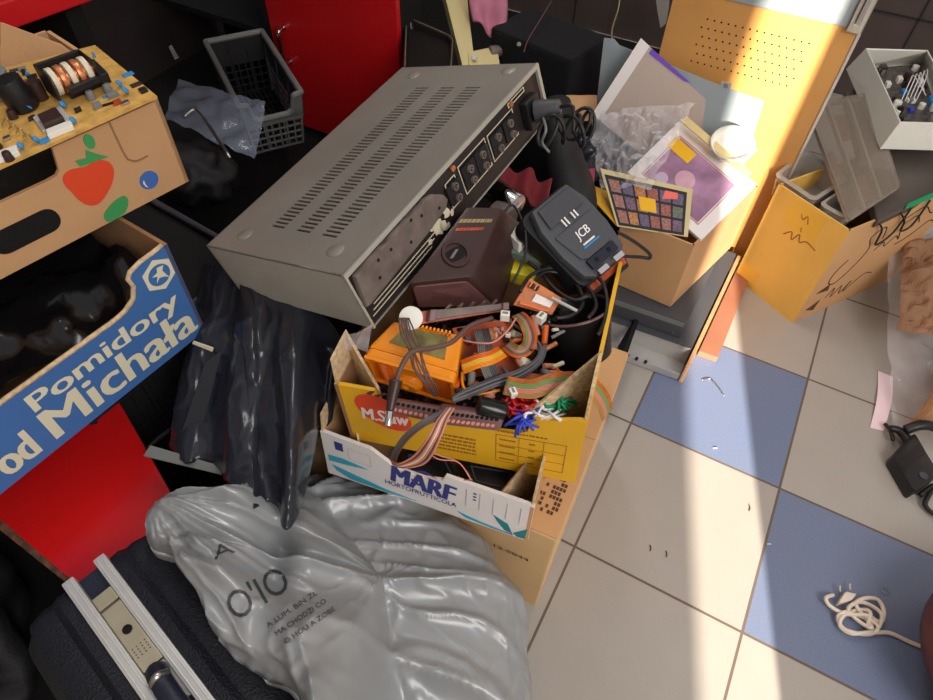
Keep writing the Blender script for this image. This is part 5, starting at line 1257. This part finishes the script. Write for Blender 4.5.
# assorted small parts
random.seed(31)
for k in range(46):
    x, y = random.uniform(455, 560), random.uniform(322, 398); r0 = random.uniform(.0022, .005); h = random.uniform(.006, .014); p = P(x, y, .495); m_ = random.choice(['copper', 'taupe', 'black', 'pinkw', 'greyp', 'brown', 'cream_p', 'orange_dk'])
    mb = MB()
    d_ = V((random.uniform(-1, 1), random.uniform(-1, 1), random.uniform(0, .8))).normalized()
    mb.cyl(p - d_ * h, p + d_ * h, r0, seg=10, bev=.0005)
    tag(mb.build('small_component', m_, smooth='auto'), 'small electronic component lying in the tangle of the yellow tray', 'component', 'small components in the yellow tray')
# bits of clear film at the tray's left corner
def cf(u, v):
    p = QF.p(u, v); p += QF.n * (.010 * noise.noise(p * 50)); return p
QF = QP([(346, 350), (368, 350), (372, 325), (342, 336)], [.52, .52, .54, .54]); tag(MB().grid(cf, 12, 12).build('film_scrap', 'clear'), 'scrap of clear film between the amplifier and the yellow tray corner', 'film')
# light cardboard edge and support under the amplifier
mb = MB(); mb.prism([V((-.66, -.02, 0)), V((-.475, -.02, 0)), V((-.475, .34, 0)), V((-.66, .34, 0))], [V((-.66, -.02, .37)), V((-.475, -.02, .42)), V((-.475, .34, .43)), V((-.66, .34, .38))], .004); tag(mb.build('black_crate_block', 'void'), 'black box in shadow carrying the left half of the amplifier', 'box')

# ============================================================ bags and the case
def bvh_of(o):
    me = o.data; return BVHTree.FromPolygons([o.matrix_world @ v.co if False else v.co + o.location for v in me.vertices], [tuple(p.vertices) for p in me.polygons])
# silver grey bag: radial sheet over an outline, with crisp folds
def poly_smooth(pts, n):
    pts = [V((p[0], p[1], p[2])) for p in pts]; N = len(pts); out = []
    for i in range(N):
        a, b, c, d = pts[(i - 1) % N], pts[i], pts[(i + 1) % N], pts[(i + 2) % N]
        for k in range(n):
            t = k / n; out.append(.5 * ((2 * b) + (c - a) * t + (2 * a - 5 * b + 4 * c - d) * t * t + (3 * b - a - 3 * c + d) * t ** 3))
    return out
zm = .17
zleft = lambda x: .17 + .23 * max(0, min(1, (310 - x) / 100))
outline_px = [(150, 520), (178, 505), (225, 500), (262, 500), (300, 490), (360, 486), (420, 505), (470, 535), (505, 580), (524, 620), (530, 680), (520, 760), (420, 800), (330, 770), (300, 700), (262, 672), (222, 640), (205, 605), (180, 560), (150, 548)]
oc = [P(x, y, .40 if (x < 240 or (x < 340 and y > 640)) else (.33 if x < 270 else zm)) for x, y in outline_px]
rim = poly_smooth(oc, 12); NR = len(rim); cx = sum((p.x for p in rim)) / NR; cy = sum((p.y for p in rim)) / NR
cx, cy = P(390, 610, zm).x, P(390, 610, zm).y
CR_ = P(275, 552, .38)
def fold(p):
    # long sweeping folds radiating from the gathered neck at the left + fine crinkles
    nk = P(195, 560, .25); d = V((p.x - nk.x, p.y - nk.y)); r = d.length; a = math.atan2(d.y, d.x)
    q1 = V((p.x * 5, p.y * 5, 1.7)); n1 = noise.noise(q1)
    bx = noise.noise(V((p.x * 7, p.y * 7, 7))); 
    # tension folds run away from the neck, soft valleys with crisp crests
    r1 = 1 - min(1, abs(noise.noise(V((a * 3.6 + bx * .35, r * 3.2, 2.2)))) * 3.0)
    r2 = 1 - min(1, abs(noise.noise(V((a * 7.5 + bx * .5, r * 7, 5.2)))) * 3.2)
    r3 = 1 - min(1, abs(noise.noise(V((p.x * 26 + bx * 2, p.y * 26, 9)))) * 3.6)
    fade = min(1, r / .10)
    dx_, dy_ = p.x - CR_.x, p.y - CR_.y; gr = math.exp(-((dx_ * .8 + dy_ * .6) / .022) ** 2 - ((dx_ * .6 - dy_ * .8) / .06) ** 2)
    return -.045 * gr + (.016 * n1 + .022 * r1 ** 2.2 + .009 * r2 ** 2 + .0035 * r3 ** 2) * fade - .012
NH = 90; bm = bmesh.new(); rings = []
for j in range(NH + 1):
    s_ = j / NH; ring = []
    for i, rp in enumerate(rim):
        if s_ < .72:   # dome
            q_ = s_ / .72; rad = math.sin(q_ * math.pi / 2) ** .9; z_ = .17 + .135 * math.cos(q_ * math.pi / 2) ** .75
        else:
            q_ = (s_ - .72) / .28; rad = 1 + .03 * math.sin(q_ * math.pi) - (.12 + max(0, rp.z - .17) * 1.6) * q_ ** 2; z_ = .17 * (1 - q_) ** 1.0 + .006
        x, y = cx + (rp.x - cx) * rad, cy + (rp.y - cy) * rad
        # lower towards the left neck and the near side
        z_ = z_ + max(0, rp.z - .17) * min(1, rad) * (1 if s_ < .72 else (1 - q_))
        p = V((x, y, z_)); f = fold(V((x, y, z_)))
        if s_ >= .72: f *= (1 - q_) 
        side = V((x - cx, y - cy, 0)); side = side.normalized() if side.length > 1e-6 else V()
        w_ = min(1, rad) if s_ < .72 else 1
        fs = .010 * noise.noise(V((x * 14, y * 14, z_ * 20))) - .008 * abs(noise.noise(V((x * 30, y * 30, z_ * 45))))
        p += V((0, 0, f * (1 if s_ < .72 else 0))) + side * fs * w_ ** 3
        p.z = max(p.z, .003)
        ring.append(p)
    rings.append(ring)
top = bm.verts.new(sum(rings[0], V()) / NR); vr = [[bm.verts.new(p) for p in ring] for ring in rings[1:]]
for i in range(NR): bm.faces.new((top, vr[0][i], vr[0][(i + 1) % NR]))
for A, B in zip(vr, vr[1:]):
    for i in range(NR): bm.faces.new((A[i], B[i], B[(i + 1) % NR], A[(i + 1) % NR]))
bm.faces.new(vr[-1][::-1])
mb = MB(); mb.bm.free(); mb.bm = bm
bag = thing('plastic_bag', (cx, cy, 0), 'big silver grey plastic bag with dark lettering, bulging in front of the white tray', 'bag')
bo = mb.build('sack', 'greybag', bag, smooth=True)
wm = world(bo); bv = BVHTree.FromPolygons([wm @ v.co for v in bo.data.vertices], [tuple(p.vertices) for p in bo.data.polygons])
def drape(px_quad, zref=.25, lift=.0012):
    q = QP(px_quad, zref)
    def fn(x, y):
        p = q.p(x, y); d = (p - CC).normalized(); h = bv.ray_cast(CC, d)
        return (h[0] - d * lift) if h[0] is not None else p
    return fn
def dense_text(mb, txt, fn, off=.02):
    # subdivide the letters so that they follow the folds
    vs, fs = text_mesh(txt, off); b2 = bmesh.new(); vv = [b2.verts.new((x, y, 0)) for x, y in vs]
    for f in fs:
        try: b2.faces.new([vv[i] for i in f])
        except ValueError: pass
    bmesh.ops.triangulate(b2, faces=b2.faces)
    bmesh.ops.subdivide_edges(b2, edges=b2.edges, cuts=4, use_grid_fill=True)
    m_ = {}
    for v in b2.verts: m_[v.index if False else v] = mb.bm.verts.new(fn(v.co.x, v.co.y))
    for f in b2.faces:
        try: mb.bm.faces.new([m_[v] for v in f.verts])
        except ValueError: pass
    b2.free(); return mb
letters = mat('faded_black_print', s(58, 58, 62), .5)
# the word runs from the lower left up to the right, upside for the reader at the left
mb = MB(); dense_text(mb, "O'IO", drape([(236, 622), (292, 588), (278, 564), (222, 596)])); mb.build('lettering', letters, bo)
mb = MB(); dense_text(mb, 'A', drape([(214, 560), (236, 552), (228, 540), (212, 548)])); mb.build('lettering', letters, bo)
for k, tx in enumerate(('A LUM. BIN ZŁ', 'MA CHODZI CO', 'O HOU A ZOBE')):
    mb = MB(); fn = drape([(268 + 9 * k, 628 + 8 * k), (318 + 9 * k, 594 + 8 * k), (315 + 9 * k, 590 + 8 * k), (265 + 9 * k, 624 + 8 * k)]); dense_text(mb, tx, fn, .0); mb.build('small_print', letters, bo)

# black polythene draped from under the amplifier
def interp(curve, u):
    f = u * (len(curve) - 1); i = min(int(f), len(curve) - 2); return i, f - i
def sheet(name, top_px, bot_px, zt_, zb_, label, folds=7, amp=.018, n=70, m=60, seed=0, mat_='blackbag', mid=0.0, parent=None):
    T_ = spline([P(x, y, z_) for (x, y), z_ in zip(top_px, zt_)], 10); B_ = spline([P(x, y, z_) for (x, y), z_ in zip(bot_px, zb_)], 10)
    def at(c, u): f = u * (len(c) - 1); i = min(int(f), len(c) - 2); return c[i].lerp(c[i + 1], f - i)
    def fn(u, v):
        a, b = at(T_, u), at(B_, u); p = a.lerp(b, v); nrm_ = V((.45, -.65, .6)).normalized()
        w = math.sin(u * folds * math.pi + seed + 1.5 * noise.noise(V((u * 3, v * 2, seed)))) ; w = math.copysign(abs(w) ** .7, w)
        k = .35 + .65 * math.sin(min(1, v * 1.2) * math.pi * .5)
        return p + nrm_ * (amp * w * k + mid * math.sin(v * math.pi) * math.sin(u * math.pi) + .0045 * (1 - min(1, abs(noise.noise(p * 24)) * 3)) ** 2 + .012 * noise.noise(p * 13))
    o = MB().grid(fn, n, m).build(name, mat_, parent, smooth=True, mods=[('SOLIDIFY', dict(thickness=.0008))])
    if parent is None: tag(o, label, 'plastic sheet')
    return o
bs = thing('black_plastic_sheet', P(255, 400, .25), 'shiny black polythene bag draped from under the amplifier onto the silver bag', 'bag')
sheet('left_fold', [(204, 262), (222, 264), (245, 280), (262, 296)], [(172, 442), (195, 462), (232, 480), (258, 490)], [.40, .45, .47, .47], [.34, .37, .40, .41], '', 3, .016, seed=.5, parent=bs)
sheet('right_fold', [(240, 278), (275, 292), (310, 306), (335, 330), (345, 350)], [(258, 500), (274, 512), (298, 514), (318, 440), (334, 415)], [.47, .48, .48, .46, .44], [.41, .415, .41, .38, .37], '', 4, .020, seed=2.1, mid=.03, parent=bs)
lab(slab('hem', [(178, 442), (205, 362), (222, 350), (200, 440)], [.36, .44, .44, .36], .001, 'blackbag', bs)[0], 'glossy flat hem')
o_, q = slab('paper_tag', [(192, 344), (212, 352), (213, 348), (193, 341)], [.45, .45, .455, .455], .002, 'cream_p'); tag(o_, 'small cream paper tag on the black polythene beside the blue tray', 'tag')
o_, q = slab('flat_metal_bar', [(143, 456), (268, 486), (262, 478), (150, 445)], [.36, .38, .385, .365], .004, 'greyp'); tag(o_, 'flat grey metal bar poking out under the black polythene over the red board', 'metal bar')
# filler added to darken the gap below the amplifier corner
mb = MB(); mb.prism([V((-.56, -.22, 0)), V((-.475, -.20, 0)), V((-.475, -.03, 0)), V((-.56, -.03, 0))], [V((-.56, -.22, .25)), V((-.475, -.20, .25)), V((-.475, -.03, .34)), V((-.56, -.03, .34))], .004); tag(mb.build('filler_box', 'void'), 'added black filler darkening the gap behind the silver bag beside the white tray', 'box')

# ------------------------------------------------ navy attache case with aluminium rails
zc = .385
r0 = P(62, 586, zc); r1 = P(104, 553, zc)       # outer corners of the two rails at the far end
e1 = P(228, 716, zc)
ax_ = (e1 - r1); ax_.z = 0; L_ = .44; ax_.normalize(); cr = V((ax_.y, -ax_.x, 0))   # across, towards the viewer-left
if (r0 - r1).dot(cr) < 0: cr = -cr
Wc = abs((r0 - r1).dot(cr))
o0 = V((r1.x, r1.y, zc))
t = thing('attache_case', V((o0.x, o0.y, 0)) + ax_ * .2, 'navy blue hard attache case with two aluminium rails and latch, lower left', 'case')
def CP(l, w, h): return o0 + ax_ * l + cr * w + V((0, 0, h))
def shell(w0, w1, name, bulge):
    # lofted shell: cross section swept along the case length
    sg = 1 if w1 > w0 else -1; prof = [(w0, -.002), (w0 + sg * .012, .0), (w0 + sg * .020, -.006), (w0 + sg * .030, -.004), (w0 + sg * .050, -.012), (w0 + sg * (abs(w1 - w0) - .018), -.022), (w1 - sg * .004, -.040), (w1, -.075), (w1, -.36), (w0, -.36)]
    mb = MB(); bm = mb.bm; ls = [0, .004, .014, .03, L_ - .03, L_ - .014, L_ - .004, L_]; ins = [.030, .016, .005, 0, 0, .005, .016, .030]; rings = []
    for l, i_ in zip(ls, ins): rings.append([bm.verts.new(CP(l, w if k in (0, len(prof) - 1) else w0 + (w - w0) * (1 - i_ * 4), h - i_ * .5 if k < len(prof) - 2 else h)) for k, (w, h) in enumerate(prof)])
    for A, B in zip(rings, rings[1:]):
        for k in range(len(prof)): bm.faces.new((A[k], A[(k + 1) % len(prof)], B[(k + 1) % len(prof)], B[k]))
    bm.faces.new(rings[0][::-1]); bm.faces.new(rings[-1]); return mb.build(name, 'navy', t, smooth='auto')
shell(-.0, -.078, 'base_shell', 1); shell(Wc, Wc + .07, 'lid_shell', 1)
rw = Wc * .27
for nm, w0 in (('rail', 0.0), ('rail', Wc - rw)):
    mb = MB(); lo = [CP(0, w0, -.012), CP(L_, w0, -.012), CP(L_, w0 + rw, -.012), CP(0, w0 + rw, -.012)]; mb.prism(lo, [p + V((0, 0, .014)) for p in lo], .002)
    rl = mb.build(nm, 'alu', t, smooth='auto')
    for k in (.28, .72): mb = MB(); a_ = CP(.004, w0 + rw * k, .0024); b_ = CP(L_ - .004, w0 + rw * k, .0024); mb.cyl(a_, b_, .0009, seg=6); mb.build('rail_ridge', 'alu', rl)
mb = MB(); lo = [CP(.005, rw, -.014), CP(L_, rw, -.014), CP(L_, Wc - rw, -.014), CP(.005, Wc - rw, -.014)]; mb.prism(lo, [p + V((0, 0, .006)) for p in lo]); mb.build('groove', 'navy_s', t)
def plate(l0, l1, h0, h1, name, m, parent=t, a=.02, b=.98, bev=.0008):
    w0, w1 = rw + (Wc - 2 * rw) * a, rw + (Wc - 2 * rw) * b; mb = MB(); lo = [CP(l0, w0, h0), CP(l1, w0, h0), CP(l1, w1, h0), CP(l0, w1, h0)]; mb.prism(lo, [p + V((0, 0, h1 - h0)) for p in lo], bev); return mb.build(name, m, parent)
def L_of(x, y):
    p = P(x, y, zc); return (p - o0).dot(ax_)
la0, la1, la2 = L_of(92, 612), L_of(103, 612), L_of(158, 660)
lt = plate(la1, la2, -.008, -.001, 'latch', 'brass')
plate(la0 - .012, la0 + .006, -.008, .000, 'latch_hook', 'brass'); plate(la0 + .006, la1, -.008, -.003, 'latch_spring', 'taupe')
lk = L_of(121, 634); mb = MB(); c_ = CP(lk, Wc / 2, -.001); mb.lathe(c_, (0, 0, 1), [(0, .0052), (.0012, .005), (.0012, .0036), (.0002, .0034), (.0002, 0)], 20, caps=False); mb.build('keyhole', 'void', lt, smooth='auto')
mb = MB()
for i in range(4):
    mb = MB()
    for j in range(4):
        c_ = CP(L_of(134, 648) + i * .0038, rw + (Wc - 2 * rw) * (.2 + .2 * j), -.0010); mb.box(c_, (.0016, .0016, .001), math.atan2(ax_.y, ax_.x))
    mb.build('dimple_row', 'taupe', lt)
plate(la2 + .001, la2 + .05, -.008, -.003, 'rail_bridge', 'alu')
h0 = L_of(152, 692)
mb = MB(); mb.tube([CP(h0 - .010, Wc * .50, .002), CP(h0 - .004, Wc * .5, .014), CP(h0 + .02, Wc * .52, .018), CP(h0 + .05, Wc * .52, .018), CP(h0 + .10, Wc * .52, .018)], .011, 14); mb.build('carry_handle', 'navy_s', t, smooth=True)
mb = MB(); c_ = CP(h0 + .004, Wc * .5 - .0, .020); mb.tube([c_ - cr * .008, c_ + V((0, 0, .010)), c_ + cr * .008], .004, 10); mb.build('handle_pivot', 'steel', t, smooth=True)
